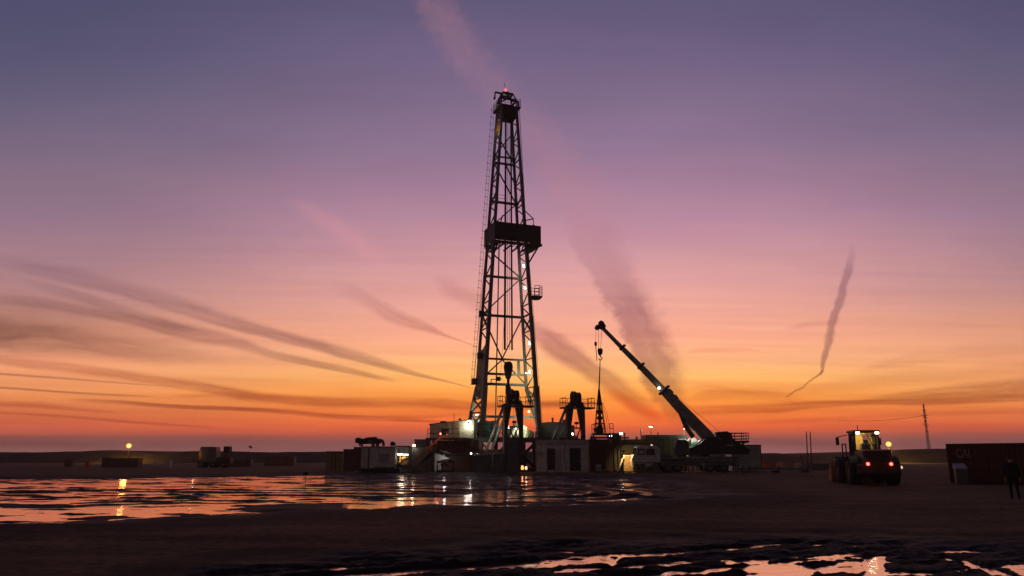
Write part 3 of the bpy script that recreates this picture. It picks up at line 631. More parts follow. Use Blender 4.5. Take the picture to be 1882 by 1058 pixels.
for i in range(9): x = -1.3 + i * .5; fl.bar((x, Y0 + 1.2, z0 + .02), (x, Y0 + 2.4, z0 + .02), .09)
fl.build('board_floor', 'olive', board)
un = MB()
for i in range(6): x = X0 + .3 + i * 1.22; un.bar((x, Y0 + .15, z0 - .12), (x, Y1 - .4, z0 - .12), .16, .2)
un.bar((X1 - .2, Y0 + .5, z0 - .2), (hw(z0 - 2.6), -hd(z0), z0 - 2.7), .18); un.bar((X1 - .2, Y0 + .7, z0 - .1), (X1 + .3, Y0 + .4, z0 + .1), .3)
un.bar((X0 + .6, Y0 + .4, z0 - .2), (-hw(z0 - 2.2), -hd(z0), z0 - 2.0), .16)
un.build('board_bracket', 'olive', board)
dv = MB(); zt = zp(381, 95); zm = zp(399, 95)
dv.bar((hw(zt) + .1, -1.0, zt), (3.35, -1.6, zm), .12); dv.bar((hw(zm) + .1, -1, zm - .25), (3.35, -1.6, zm), .13); dv.bar((3.35, -1.6, zm), (3.35, -1.6, z1 - .3), .08); dv.box(3.35, -1.6, z1 + .2, .25, .25, .5)
dv.build('davit', 'steel', board)
# small basket platform on the right leg
zb = zp(545) ; bk = MB(); bx = hw(zb) + .2
bk.lathe([(.02, -.45), (.55, -.4), (.85, -.15), (.9, 0), (.02, 0)], 14, (bx + .75, -1.4, zb)); bs = bk.build('basket_platform', 'steel', rig)
rl = MB(); pts = [(bx + .75 + .9 * math.cos(t), -1.4 + .9 * math.sin(t)) for t in [R(a) for a in range(-120, 121, 40)]]
rails(rl, pts, zb, 1.35, 2, .04, .6); rl.build('basket_rail', 'steel', bs)
# girt walkway rail high in the mast
wk = MB(); zw = zp(367); rails(wk, [(-hw(zw) + .2, hd(zw) + .1), (.2, hd(zw) + .1)], zw + .15, 1.0, 1, .03, 1.0); wk.build('walkway_rail', 'steel', rig)
# crown
cr = MB(); cr.bb(-1.3, 1.3, -1.3, 1.3, ZT, ZT + .2); cr.bb(-1.25, -.95, -1.2, 1.2, ZT - .9, ZT); cr.bb(.95, 1.25, -1.2, 1.2, ZT - .9, ZT)
crown = cr.build('crown_block', 'black', rig)
for i, (x, r) in enumerate(((-.62, 1.15), (-.31, 1.15), (0, 1.15), (.31, 1.15), (.62, 1.15))):
    b = MB(); b.lathe([(.15, -.11), (r - .12, -.11), (r, -.13), (r - .1, 0), (r, .13), (r - .12, .11), (.15, .11)], 22, (x, -.5, ZT - .8), 'x'); b.build('sheave', 'black', crown)
b = MB(); b.bb(-1.0, 1.0, -.75, .75, ZT - 1.1, ZT - .15); b.tube((-1.1, -.5, ZT - .8), (1.1, -.5, ZT - .8), .16); b.build('sheave_housing', 'black', crown)
rl = MB(); zc = ZT + .2
rails(rl, [(-1.55, -1.5), (1.55, -1.5), (1.55, 1.5), (-1.55, 1.5)], zc, 1.15, 2, .03, .75, True)
for s in (-1, 1): rl.bb(s * 1.3, s * 1.62, -1.55, 1.55, zc - .12, zc - .02)
rl.bb(-1.3, 1.3, -1.55, -1.3, zc - .12, zc - .02); rl.bb(-1.3, 1.3, 1.3, 1.55, zc - .12, zc - .02)
rl.build('crown_rail', 'steel', crown)
zg = zp(187); zh = zp(174); gy = MB()
for sx in (-1, 1):
    for sy in (-1, 1):
        gy.bar((sx * 1.2, sy * 1.1, zc), (sx * 1.15, sy * .9, zg), .15); gy.bar((sx * 1.15, sy * .9, zg), (sx * .75, sy * .5, zh), .17)
    gy.bar((sx * 1.15, -.9, zg), (sx * 1.15, .9, zg), .2); gy.bar((sx * .75, -.5, zh), (sx * .75, .5, zh), .2)
for sy in (-1, 1):
    gy.bar((-1.15, sy * .9, zg), (1.15, sy * .9, zg), .2); gy.bar((-.75, sy * .5, zh), (.75, sy * .5, zh), .22); gy.bar((-1.15, sy * .9, zg), (.75, sy * .5, zh), .16)
for s, zz in ((-1, zh - .15), (1, zg + .1)):
    gy.bar((s * .7, 0, zz + .2), (s * 1.75, 0, zz + .25), .2); gy.bar((s * 1.75, 0, zz + .3), (s * 1.85, 0, zz - .65), .16); gy.box(s * 1.85, 0, zz - .7, .25, .25, .3)
gy.box(.1, .1, zh + .3, .35, .35, .4); gy.build('crown_gantry', 'black', crown)
an = MB(); an.tube((-.35, 0, zh), (-.35, 0, zp(153)), .035); an.tube((-.2, 0, zh), (-.2, 0, zh + .45), .08); an.build('antenna', 'steel', crown)
b = MB(); b.ball((-.2, 0, zh + .66), .22); b.build('beacon', 'L_beacon', crown); light(crown, (-.2, -.1, zh + 1.1), 25, (1, .25, .2), .2)
# lamps along the mast
for py, s, yy in ((487, 1, .2), (527, 1, .2), (630, 1, 0), (681, 1, .5)):
    z = zp(py); b = MB(); x = hw(z) - .02
    b.box(x - .12, -.55 + yy, z, .3, .12, .55); h = b.build('mast_lamp', 'black', rig)
    b = MB(); b.box(x - .12, -.63 + yy, z, .22, .05, .38); b.build('lens', 'L_white', h)
    light(rig, (x - .55, -1.3 + yy, z), 130, (1, .93, .70), .2, 150, (x + 1.2, 1.6 + yy, z - .3))
for py, s in ((673, -.3), (641, .1), (620, .4)):
    z = zp(py); b = MB(); b.box(-hw(z) + .22, -.2 + s, z, .14, .14, .3); b.build('marker_lamp', 'L_dim', rig)
b = MB(); zz = zp(236); b.box(-hw(zz) - .05, .1, zz, .12, 1.3, 1.7); b.build('access_panel', 'yellow', rig)
flood('crown_lamp', rig, (-hw(zz) - 1.0, -.9, zz - .9), (-hw(zz), .1, zz + .2), 'L_warm', .14, 60, (1, .75, .35))
# lamps in this loop are added to brighten the lower legs
for x, y, z, w in ((hw(8) - .9, -1.0, 7.4, 650), (hw(5) - 1.4, 0.5, 5.6, 260), (-hw(6) + .55, .2, 7.6, 300), (0.2, 1.0, 5.2, 70), (hw(12) - 1.0, -1.0, 12.4, 520)):
    b = MB(); b.box(x, y, z + .02, .13, .10, .10); b.build('rig_bulb', 'L_soft', rig); light(rig, (x, y - .16, z), w * .8, (.95, 1.0, .66), .15, 160, (x + (1.5 if x > 0 else -1.5), y + 3, z - .5))
b = MB(); b.box(-hw(4) + 1.1, 3.9, zp(764, 99), .3, .14, .35); b.build('rig_bulb', 'L_cyan', rig); light(rig, (-hw(4) + 1.3, 3.7, zp(764, 99)), 50, (.7, 1, .85), .15)

# ------------------------------------------------------------------ substructure (moves with the mast)
sb = MB()
sb.bb(-5.2, 6.4, -5.0, 6.2, ZF - .35, ZF); sb.bb(-5.25, 6.45, -5.06, -4.95, ZF - .55, ZF + .05)
sub = sb.build('substructure', 'steel', rig)
ps = MB()
for x in (-5, -1.4, 2.4, 6.2):
    for y in (-4.8, 0, 6): ps.bar((x, y, -.1), (x, y, ZF - .35), .4)
for y in (-4.8, 6):
    for x0, x1 in ((-5, -1.4), (-1.4, 2.4), (2.4, 6.2)): ps.bar((x0, y, .2), (x1, y, ZF - .5), .18); ps.bar((x0, y, ZF - .5), (x1, y, .2), .16)
ps.bb(-5.4, 6.6, -5.1, -4.6, -.12, .3); ps.bb(-5.4, 6.6, 5.7, 6.2, -.12, .3); ps.build('post', 'steel', sub)
sk = MB(); sk.bb(-5, 1.0, -4.7, -4.6, .2, 2.6); sk.bb(-5.0, -4.9, -4.5, 6, .2, 3.5); sk.bb(2.4, 6.2, -4.7, -4.6, 1.0, 3.5); sk.build('side_panel', 'brown', sub)
fr_ = MB(); rails(fr_, [(-5.1, -4.9), (-1.2, -4.9)], ZF, 1.1, 1, .035, 1.5); rails(fr_, [(2.2, -4.9), (6.3, -4.9), (6.3, 6.1)], ZF, 1.1, 1, .035, 1.5); fr_.build('floor_rail', 'steel', sub)

dw = thing('drawworks', rig.matrix_world @ Vector((0, 0, 0)), 0, 'yellowish lit winch housing on the drill floor behind the mast\'s bright lower leg', 'winch')
bpy.context.view_layer.update()
RW = Matrix.Translation(rig.location) @ Matrix.Rotation(YAW, 4, 'Z')
def rw(x, y, z): return RW @ Vector((x, y, z))
dw.location = rw(2.2, 2.8, ZF); dw.rotation_euler.z = YAW
b = MB(); b.prism([(-.2, 0), (1.5, 0), (1.5, 1.2), (.9, 2.0), (.2, 2.0), (-.4, 1.1)], -1.0, 1.2); b.build('housing', 'cream', dw)
b = MB(); b.tube((-1.4, 0, .9), (-.2, 0, .9), .8, n=18); b.tube((-1.5, 0, .9), (-1.35, 0, .9), 1.0, n=18); b.build('drum', 'steel', dw)
b = MB(); b.bar((-1.0, -1.4, 0), (-.3, -1.0, 1.5), .3); b.bar((.3, -1.4, 0), (-.3, -1.0, 1.5), .3); b.bar((.9, -1.3, 0), (1.2, -1.0, 1.6), .3); b.build('brake_frame', 'cream', dw)
b = MB(); b.lathe([(.05, -.3), (.55, -.3), (.6, 0), (.55, .3), (.05, .3)], 16, (1.9, -.6, .6), 'y'); b.build('motor', 'olive', dw)

dt = thing('mud_tank', rw(-2.4, 3.9, ZF), YAW, 'rounded dark teal tank lying on the drill floor behind the slanting poles', 'tank')
b = MB(); b.lathe([(.02, -1.5), (.7, -1.4), (1.15, -1.1), (1.25, 0), (1.15, 1.1), (.7, 1.4), (.02, 1.5)], 20, (0, 0, 1.3), 'x'); b.build('shell', 'teal', dt)
b = MB(); b.box(-.9, 0, .15, .3, 2.0, .3); b.box(.9, 0, .15, .3, 2.0, .3); b.box(2.0, 0, 1.2, .9, 1.8, 2.4); b.build('cradle', 'steel', dt)
eng = thing('engine_set', rw(7.2, 2.5, ZF), YAW, 'dark engine set with exhaust stubs on the floor right of the mast', 'engine')
b = MB(); b.bb(-1.0, 3.2, -1, 1, .2, 1.9); b.bb(-.6, 2.6, -.8, .8, 1.9, 2.3); b.build('block', 'dgrey', eng)
b = MB(); b.bb(-1.6, -1.0, -1.1, 1.1, .1, 2.2); b.build('radiator', 'olive', eng)
b = MB(); b.tube((.4, 0, 2.3), (.4, 0, 2.9), .15); b.build('exhaust', 'black', eng); b = MB(); b.tube((2.0, 0, 2.3), (2.0, 0, 2.7), .15); b.build('exhaust', 'black', eng)
b = MB(); b.bb(-1.8, 3.4, -1.2, 1.2, -4.0, -3.8); b.bb(-1.8, 3.4, -1.2, 1.2, -.15, .2)
for x in (-1.6, 3.2):
    for y in (-1, 1): b.bar((x, y, -3.9), (x, y, -.1), .3)
b.build('skid', 'steel', eng)

# travelling block hanging in the mast
tb = thing('travelling_block', rw(.2, -.2, zp(682)), YAW, 'dark pear-shaped travelling block with hook hanging inside the open mast', 'pulley block')
b = MB(); b.prism([(-.24, 1.25), (.24, 1.25), (.48, .95), (.54, .5), (.40, -.3), (.22, -1.0), (-.22, -1.0), (-.40, -.3), (-.54, .5), (-.48, .95)], -.36, .36); b.build('block_housing', 'black', tb, .05)
for s in (-1, 1): b = MB(); b.lathe([(.1, 0), (.46, 0), (.48, .06), (.1, .1)], 18, (0, s * .36, .45), 'y'); b.build('sheave', 'black', tb)
b = MB(); b.tube((0, 0, -1.0), (0, 0, -1.9), .2, .16, 12); b.path([(0, 0, -1.9), (.25, 0, -2.1), (.35, 0, -2.5), (.1, 0, -2.85), (-.25, 0, -2.7)], .13); b.build('hook', 'black', tb)
td = thing('top_drive', rw(.1, -.2, zp(720)), YAW, 'slim dark swivel unit hanging below the travelling block', 'swivel')
b = MB(); b.box(0, 0, .3, .42, .45, 1.3); b.tube((0, 0, -.3), (0, 0, -4.2), .14, .12); b.build('swivel_body', 'black', td)
b = MB(); b.bar((-.22, 0, .2), (-.18, 0, -2.0), .08); b.bar((.22, 0, .2), (.18, 0, -2.0), .08); b.box(0, 0, -2.1, .5, .3, .3); b.build('link_arm', 'black', td)
tg = thing('power_tong', rw(-1.0, .6, zp(697)), YAW, 'small dark clamp arm jutting out beside the hanging travelling block', 'clamp')
b = MB(); b.bar((-.9, 0, 0), (.6, 0, .1), .12); b.bar((-.9, 0, 0), (-.9, 0, -.5), .1); b.box(.1, 0, .1, .5, .4, .55); b.tube((.4, 0, .3), (.9, 0, 8), .02, n=4); b.build('tong_arm', 'black', tg)

# ------------------------------------------------------------------ two raising towers in front of the rig
def raising_tower(loc, label):
    t = thing('raising_tower', loc, YAW, label, 'A-frame tower', 'A-frame towers with sheaves at the rig\'s front')
    H = 7.9
    for s in (-1, 1):
        b = MB(); b.bar((s * 1.0, 0, -.1), (s * 1.0, 0, H), .42, .5)
        b.bar((s * .92, 0, H - 3.0), (s * .30, 0, H + .5), .34, .45)
        b.build('column', 'steel', t)
        b = MB(); b.tube((s * .34 - .75, .3, H - .3), (s * .34 - 2.15, 3.4, 1.9), .17, .17, 10); b.build('raising_pole', 'galv', t)
        b = MB(); b.lathe([(.1, -.13), (.62, -.13), (.70, -.16), (.62, 0), (.70, .16), (.62, .13), (.1, .13)], 20, (.1 + s * .32, 0, H + 1.0 - s * .06), 'x'); b.build('sheave', 'black', t)
    b = MB(); b.bb(-.75, .95, -.5, .5, H - .1, H + .35); b.bar((-.6, 0, H + .3), (-.42, 0, H + 1.15), .2); b.bar((.75, 0, H + .3), (.6, 0, H + 1.05), .2); b.tube((-.5, 0, H + 1), (.7, 0, H + 1), .1); b.build('head_beam', 'black', t)
    b = MB(); b.bb(-1.7, 2.3, -.9, .9, H - .42, H - .22); p_ = b.build('platform', 'steel', t)
    b = MB(); rails(b, [(-1.65, -.85), (-1.65, .85), (2.25, .85), (2.25, -.85), (1.3, -.85)], H - .22, 1.1, 1, .035, .9); b.build('guard_rail', 'redsteel', p_)
    b = MB(); b.bb(-.8, .8, .05, .2, 0, 3.9); b.build('web_plate', 'dgrey', t)
    b = MB(); b.bar((-1.0, 0, 5.15), (1.0, 0, 5.15), .18); b.bar((-.5, 0, 5.0), (.1, .1, 3.9), .12); b.bar((.6, 0, 5.0), (.1, .1, 3.9), .12); b.box(.15, 0, 5.75, .45, .3, .3); b.bar((.1, 0, 5.2), (.1, 0, 5.7), .07); b.tube((.1, 0, 5.9), (.1, 0, H), .02, n=4); b.build('cross_tie', 'steel', t)
    return t
A1 = raising_tower(rw(-2.25, -9.5, 0), 'dark A-frame tower with twin sheaves standing right in front of the drilling mast')
A1.location = (xp(943, 800, 88), 88, 0)
# beside it, the same tower again
A2 = copy_tree(A1); A2.location = (xp(1058, 800, 91), 91, 0); A2['label'] = 'A-frame tower with twin sheaves and railed platform rising behind the two-door cabin'

for px, py, Y, w in ((934.5, 785, 94, 40), (948, 787, 94, 0), (1053, 797, 94, 25), (1069, 804, 93.5, 0)):
    p_ = P(px, py, Y); lp_ = RW.inverted() @ p_; b = MB(); b.ball(lp_, .16 if w else .11, 10); b.build('floor_lamp', 'L_white' if w else 'L_soft', rig)
    b = MB(); b.tube((lp_.x, lp_.y + .2, ZF), (lp_.x, lp_.y + .2, lp_.z + .1), .04, n=5); b.build('lamp_pole', 'steel', rig)
    if w: light(rig, lp_ + Vector((0, -.25, .1)), w, (1, .97, .75), .1)
# ================================================================== cabins and containers around the rig
def W(px, py, Y): return P(px, py, Y)
def box_px(name, x0, x1, ytop, Y, depth, m, label, cat, zb=0.0, group=None, body='wall', yaw=0, roofm=None, ribs=0, par=.12):
    """a cabin: empty at its base centre, walls and a roof slab; px extents of its front at distance Y"""
    a, c = xp(x0, ytop, Y), xp(x1, ytop, Y); z = P(941, ytop, Y).z
    t = thing(name, ((a + c) / 2, Y, zb), yaw, label, cat, group); w = c - a; h = z - zb
    b = MB(); b.bb(-w / 2, w / 2, 0, depth, 0, h - par)
    for i in range(ribs): x = -w / 2 + (i + .5) * w / ribs; b.bb(x - .05, x + .05, -.035, 0, .15, h - par - .1)
    b.build(body, m, t)
    b = MB(); b.bb(-w / 2 - .06, w / 2 + .06, -.08, depth + .06, h - par, h); b.build('roof', roofm or m, t)
    t['w'] = w; t['h'] = h
    return t, w, h
def door(t, x, w, h, y=-.03, m='dgrey', z=.1):
    b = MB(); b.bb(x - w / 2, x + w / 2, y - .03, y + .02, z, z + h); d = b.build('door', m, t)
    b = MB(); b.box(x + w * .36, y - .06, z + h * .48, .05, .06, .22); b.build('handle', 'galv', d); return d

# doghouse on the rig floor
dh = thing('driller_cabin', (xp(830, 800, 92), 92, ZF), R(-6), 'long cream sloping-roofed cabin on the rig floor under a glaring floodlight', 'cabin')
wd = xp(871, 790, 92) - xp(789, 790, 92); h0, h1 = zp(779, 92) - ZF, zp(770, 92) - ZF
b = MB(); b.prism([(-wd / 2, 0), (wd / 2, 0), (wd / 2, h1 - .08), (-wd / 2, h0 - .08)], 0, 2.6)
for i in range(11): x = -wd / 2 + .25 + i * .5; hh = h0 + (h1 - h0) * (x + wd / 2) / wd; b.bb(x - .03, x + .03, -.03, 0, .05, hh - .1)
b.build('wall', 'cream', dh)
b = MB(); b.prism([(-wd / 2 - .12, h0 - .08), (wd / 2 + .1, h1 - .08), (wd / 2 + .1, h1 + .02), (-wd / 2 - .12, h0 + .02)], -.15, 2.7); rf = b.build('roof', 'dgrey', dh)
b = MB(); b.tube((.15, .6, h1 - .2), (.15, .6, h1 + .75), .03); b.box(-1.2, .8, h0 + .25, .7, .5, .3); b.box(.9, .6, h1, .3, .3, .2); b.build('roof_vent', 'steel', rf)
b = MB(); b.bb(-1.3, -.35, -.05, -.032, .3, 1.15); b.build('window', 'dglass', dh)
door(dh, .55, .8, 1.75, -.032, 'tan')
flood('floodlight', dh, (wd / 2 - .55, -.75, h1 - .45), (wd / 2 - .55, 0.4, h1 - .65), 'L_white', .3)
light(dh, (wd / 2 - .62, -.62, h1 - .75), 150, (1, .96, .72), .15)
b = MB(); b.ball((wd / 2 - .55, -.52, h1 - .5), .30, 10); b.build('lamp_globe', 'L_white', dh)
b = MB(); b.bar((wd / 2 - 1.9, -1.2, 1.05), (wd / 2 - 3.2, -1.2, 1.05), .05); rails(b, [(-wd / 2, -1.2), (wd / 2 - 1.6, -1.2)], 0, 1.05, 1, .035, 1.2); b.build('guard_rail', 'steel', dh)
b = MB(); b.bb(-wd / 2 - .2, wd / 2 + .5, -1.3, 2.8, -.22, -.02)
for x in (-wd / 2, 0, wd / 2):
    for y in (-1.2, 2.6): b.bar((x, y, -4.1), (x, y, -.2), .22)
b.build('support_frame', 'steel', dh)
b = MB(); b.bb(-wd / 2 + .3, wd / 2 + .5, .2, .3, -4, -.3); b.build('skirt_panel', 'brown', dh)

lo, w, h = box_px('storage_cabin', 762, 790, 807, 94, 2.5, 'grey', 'small dark grey box cabin peeking out left of the cream floor cabin', 'cabin', 0)
# stair up to the floor
st_ = thing('stairway', (0, 0, 0), 0, 'steep steel stairway with a rust-lit handrail climbing to the rig floor', 'stairs')
p0, p1 = W(757, 857, 88), W(813, 815, 90); p0.z = .05
st_.location = (p0.x, p0.y, 0)
d = p1 - p0; d0 = Vector((0, 0, p0.z)); b = MB()
for s in (-.45, .45): b.bar(d0 + Vector((0, s, 0)), d0 + d + Vector((0, s, 0)), .08, .3)
b.build('stringer', 'steel', st_)
b = MB()
for i in range(1, 16): c = d0 + d * (i / 16); b.box(c.x, c.y, c.z, .32, .82, .05)
b.build('step', 'steel', st_)
b = MB()
for s in (-.5, .5):
    b.tube(d0 + Vector((0, s, .95)), d0 + d + Vector((0, s, .95)), .045)
    for i in range(6): c = d0 + d * (i / 5) + Vector((0, s, 0)); b.tube(c, c + Vector((0, 0, .95)), .035)
b.build('handrail', 'orange', st_)
b = MB(); b.ball(d0 + d + Vector((-.2, -.5, 1.15)), .10); b.build('lamp', 'L_red', st_); light(st_, d0 + d + Vector((-.5, -.9, 1.3)), 18, (1, .3, .15), .1)

# sloping shelter with a lit white end
sh = thing('shelter', (xp(815, 850, 87), 87, 0), R(4), 'dark lean-to shelter with a steep roof and a lit white end wall', 'shed')
def sx(px): return (px - 815) / 1340 * 87 * .985
def sz(py): return P(941, py, 87).z
b = MB(); b.prism([(sx(799), .1), (sx(811), .1), (sx(811), sz(845)), (sx(827), sz(843)), (sx(812), sz(836)), (sx(799), sz(833))], .0, .12); b.build('end_wall', 'white', sh)
b = MB(); b.prism([(sx(808), sz(829)), (sx(838), sz(837)), (sx(838), sz(835)), (sx(808), sz(826))], -1.0, 2.4); b.prism([(sx(835), sz(833)), (sx(872), sz(840)), (sx(872), sz(836)), (sx(835), sz(830))], -.6, 2.4); b.build('roof', 'dgrey', sh)
b = MB()
for x in (797, 834, 870):
    for y in (-.5, 2.2): b.bar((sx(x), y, -.1), (sx(x), y, sz(836)), .12)
b.build('post', 'steel', sh)
b = MB(); b.bb(sx(812), sx(870), 1.4, 1.5, 0, sz(838)); b.build('back_wall', 'brown', sh)
light(sh, (sx(818), -1.1, sz(838)), 22, (1, .95, .82), .1)
flood('shelter_lamp', sh, (sx(816), -1.15, sz(835)), (sx(806), .1, sz(845)), 'black', .14)
for px, py, m in ((866, 833, 'L_white'), (876, 834, 'L_white')):
    f = flood('floodlight', None, W(px, py, 86.2), W(px - 10, py + 14, 84) if px < 870 else W(906, 780, 88.5), m, .18 if px < 870 else .24, 16 if px < 870 else 260, (1, .98, .75), 120)
    tag(f, 'small floodlight glaring under the rig floor, ' + ('the left one nearest the shelter' if px < 870 else 'the brighter one nearer the slanting poles'), 'floodlight', 'floodlights under the rig floor')
    b = MB(); l0 = W(px, py, 86.4); b.bar((l0.x, l0.y + .1, 0), (l0.x, l0.y + .1, l0.z), .07); b.build('lamp_post', 'steel', f)
cr1 = thing('valve_rack', (xp(818, 855, 85.5), 85.5, 0), 0, 'small reddish valve rack under the lean-to shelter', 'machinery')
b = MB(); b.bb(-1.0, 1.0, 0, .7, 0, .25); b.bar((-.9, .3, .25), (-.9, .3, 1.2), .1); b.bar((.9, .3, .25), (.9, .3, 1.2), .1); b.tube((-1, .3, 1.15), (1, .3, 1.15), .12); b.build('rack_frame', 'black', cr1)
for x in (-.3, .2): b = MB(); b.lathe([(.05, 0), (.22, .02), (.22, .08), (.05, .1)], 14, (x, -.02, .85), 'y'); b.tube((x, .05, .85), (x, .3, .85), .06); b.build('valve_wheel', 'redsteel', cr1)

# low tank wall and pump under the two slanting poles
lw, w, h = box_px('mud_trough', 869, 925, 838, 85.8, 1.6, 'dgrey', 'long low dark steel trough on the ground under the rig\'s slanting poles', 'trough')
b = MB(); b.tube((-w / 2, .3, h + .1), (w / 2, .3, h + .35), .09); b.tube((w * .15, -.1, .4), (w * .15, -.1, h + .3), .08); b.build('pipe', 'galv', lw)

# the two-door site cabin
sc_, w, h = box_px('site_cabin', 985, 1081, 808, 87, 3.0, 'white', 'pale windowless site cabin with two dark doorways, at the foot of the A-frame towers', 'cabin', 0, None, 'wall', R(-3), 'grey', 0, .5)
for x in (-.25, .0): pass
door(sc_, -w / 2 + 1.75, .85, 2.35, -.02, 'black', .25); door(sc_, -w / 2 + 4.55, 1.15, 2.5, -.02, 'black', .15)
b = MB(); b.bb(-w / 2 + 2.22, -w / 2 + 3.0, -.06, -.01, .2, 2.6); b.build('open_door_leaf', 'grey', sc_)
b = MB()
for x in (-w / 2 + .02, -w / 2 + 3.9, w / 2 - .08): b.bb(x - .05, x + .07, -.07, 0, .05, h - .5)
b.bb(-w / 2, w / 2, -.05, 0, h - .62, h - .5); b.build('corner_trim', 'grey', sc_)
b = MB(); b.bb(-w / 2 + .1, w / 2 - .1, .1, 2.9, -.15, 0); b.build('skid', 'steel', sc_)
for x0, x1, z1 in ((-w / 2 + 1.27, -w / 2 + 2.2, 2.68), (-w / 2 + 3.92, -w / 2 + 5.18, 2.74)):
    b = MB(); b.bb(x0, x0 + .07, -.075, -.005, .05, z1); b.bb(x1 - .07, x1, -.075, -.005, .05, z1); b.bb(x0 + .07, x1 - .07, -.075, -.005, z1 - .07, z1); b.build('door_frame', 'steel', sc_)
b = MB(); b.bb(-w / 2 + .25, -w / 2 + .85, -.3, -.03, 1.9, 2.3)
for k in range(4): b.bb(-w / 2 + .3, -w / 2 + .8, -.32, -.3, 1.95 + k * .085, 1.99 + k * .085)
b.build('cooling_unit', 'grey', sc_)
b = MB(); b.path([(-w / 2 + 3.3, -.04, h - .6), (-w / 2 + 3.3, -.04, 1.3), (-w / 2 + 3.45, -.04, 1.2), (-w / 2 + 3.45, -.04, .1)], .025, 5); b.build('conduit', 'black', sc_)
b = MB(); b.tube((w / 2 - 1.2, 1, h), (w / 2 - 1.2, 1, h + .45), .07); b.box(w / 2 - 1.2, 1, h + .5, .24, .24, .08); b.build('flue', 'steel', sc_)

# pale generator container with the lit opening
gc_, w, h = box_px('generator_container', 665, 727, 820, 86, 2.5, 'white', 'pale container with a brightly lit open bay, a black machine on its roof', 'container', .35, None, 'wall', R(2), 'tan', 0, .16)
b = MB(); b.bb(-w / 2 + .75, -w / 2 + .95, -.035, 0, .05, h - .2); b.bb(-w / 2, w / 2, -.05, .0, 0, .12); b.build('door_post', 'dgrey', gc_)
b = MB(); b.bb(-w / 2, w / 2 + .2, .2, 2.3, -.4, 0); b.build('skid', 'black', gc_)
b = MB(); b.bb(-w / 2 + 2.0, -w / 2 + 3.2, -.05, -.01, .7, 1.7)
for k in range(7): b.bb(-w / 2 + 2.05, -w / 2 + 3.15, -.08, -.05, .76 + k * .13, .81 + k * .13)
b.build('louvre', 'grey', gc_)
b = MB()
for x in (-w / 2 + .25, -w / 2 + .55): b.tube((x, -.05, .1), (x, -.05, h - .2), .02, n=6)
b.build('lock_bar', 'galv', gc_)
bay = thing('pump_shed', (xp(738, 850, 86.3), 86.3, .3), R(2), 'small open-fronted pump shed with glaring light on yellow pipework inside', 'shed')
hb = sz(821) - .3
b = MB(); b.bb(-.75, .9, 2.3, 2.4, 0, hb); b.bb(-.75, -.68, 0, 2.3, 0, hb); b.bb(.83, .9, 0, 2.3, 0, hb); b.bb(-.75, .9, 0, .08, 0, .55); b.build('wall', 'dgrey', bay)
b = MB(); b.bb(-.8, .95, -.1, 2.45, hb, hb + .12); b.build('roof', 'blue', bay)
b = MB(); b.path([(-.6, 1.0, .7), (-.1, 1.0, .9), (.1, .9, 1.35), (.7, .9, 1.2)], .16, 8); b.box(.2, 1.2, .55, .8, .6, .7); b.tube((-.3, 1.1, 0.4), (-.3, 1.1, 1.5), .12); b.build('pipework', 'yellow', bay)
b = MB(); b.bb(-.55, .0, .5, .62, 1.62, 1.78); b.bb(.1, .65, .7, .82, 1.6, 1.72); b.build('lamp_tube', 'L_white', bay); light(bay, (0, .7, 1.45), 40, (1, .88, .5), .3)
bl_ = thing('roof_ventilator', (xp(722, 815, 87), 87.3, 2.0 + sz(821) - 2.0), 0, 'small black ventilator hood on the roof above the lit pump shed', 'ventilator')
bl_.location.x = xp(722, 815, 87.3); bl_.location.z = .3 + hb + .12
b = MB(); b.prism([(-.25, 0), (.25, 0), (.3, .3), (.05, .5), (-.25, .42)], -.3, .3); b.build('hood', 'black', bl_)

# black machine on the container's roof
mc = thing('mud_shaker', (xp(681, 812, 87), 87, .35 + (sz(820) - .35)), 0, 'big black shaker machine with a hooked pipe end, standing on the pale container', 'machine')
mc.location.z = P(941, 820, 86).z
def mx(px): return (px - 681) / 1340 * 87 * .985
def mz(py): return P(941, py, 87).z - mc.location.z
b = MB(); b.prism([(mx(661), mz(816)), (mx(659), mz(809)), (mx(667), mz(806)), (mx(688), mz(804.5)), (mx(697), mz(806)), (mx(700), mz(810)), (mx(698), mz(815))], -.8, .8); b.build('hopper', 'black', mc, .06)
b = MB()
for px in (664, 686, 694):
    for y in (-.6, .6): b.bar((mx(px), y, 0), (mx(px), y, mz(813)), .18)
b.build('leg', 'black', mc)
b = MB(); b.tube((mx(660), 0, mz(812)), (mx(656), 0, mz(806)), .26, .3, 10); b.box(mx(657), 0, mz(809.5), .3, .9, .55); b.tube((mx(656), -.2, mz(806)), (mx(664), -.2, mz(806)), .1); b.build('inlet_pipe', 'black', mc)
b = MB(); b.path([(mx(697), 0, mz(808)), (mx(703), 0, mz(810)), (mx(705), 0, mz(815)), (mx(705), 0, 0.05)], .16, 8); b.build('outlet_pipe', 'black', mc)
b = MB(); b.box(mx(683), -.85, mz(811), .6, .15, .3); b.build('motor', 'dgrey', mc); b = MB(); b.tube((mx(672), 0, mz(805.5)), (mx(692), 0, mz(804.2)), .12); b.build('top_pipe', 'dgrey', mc)

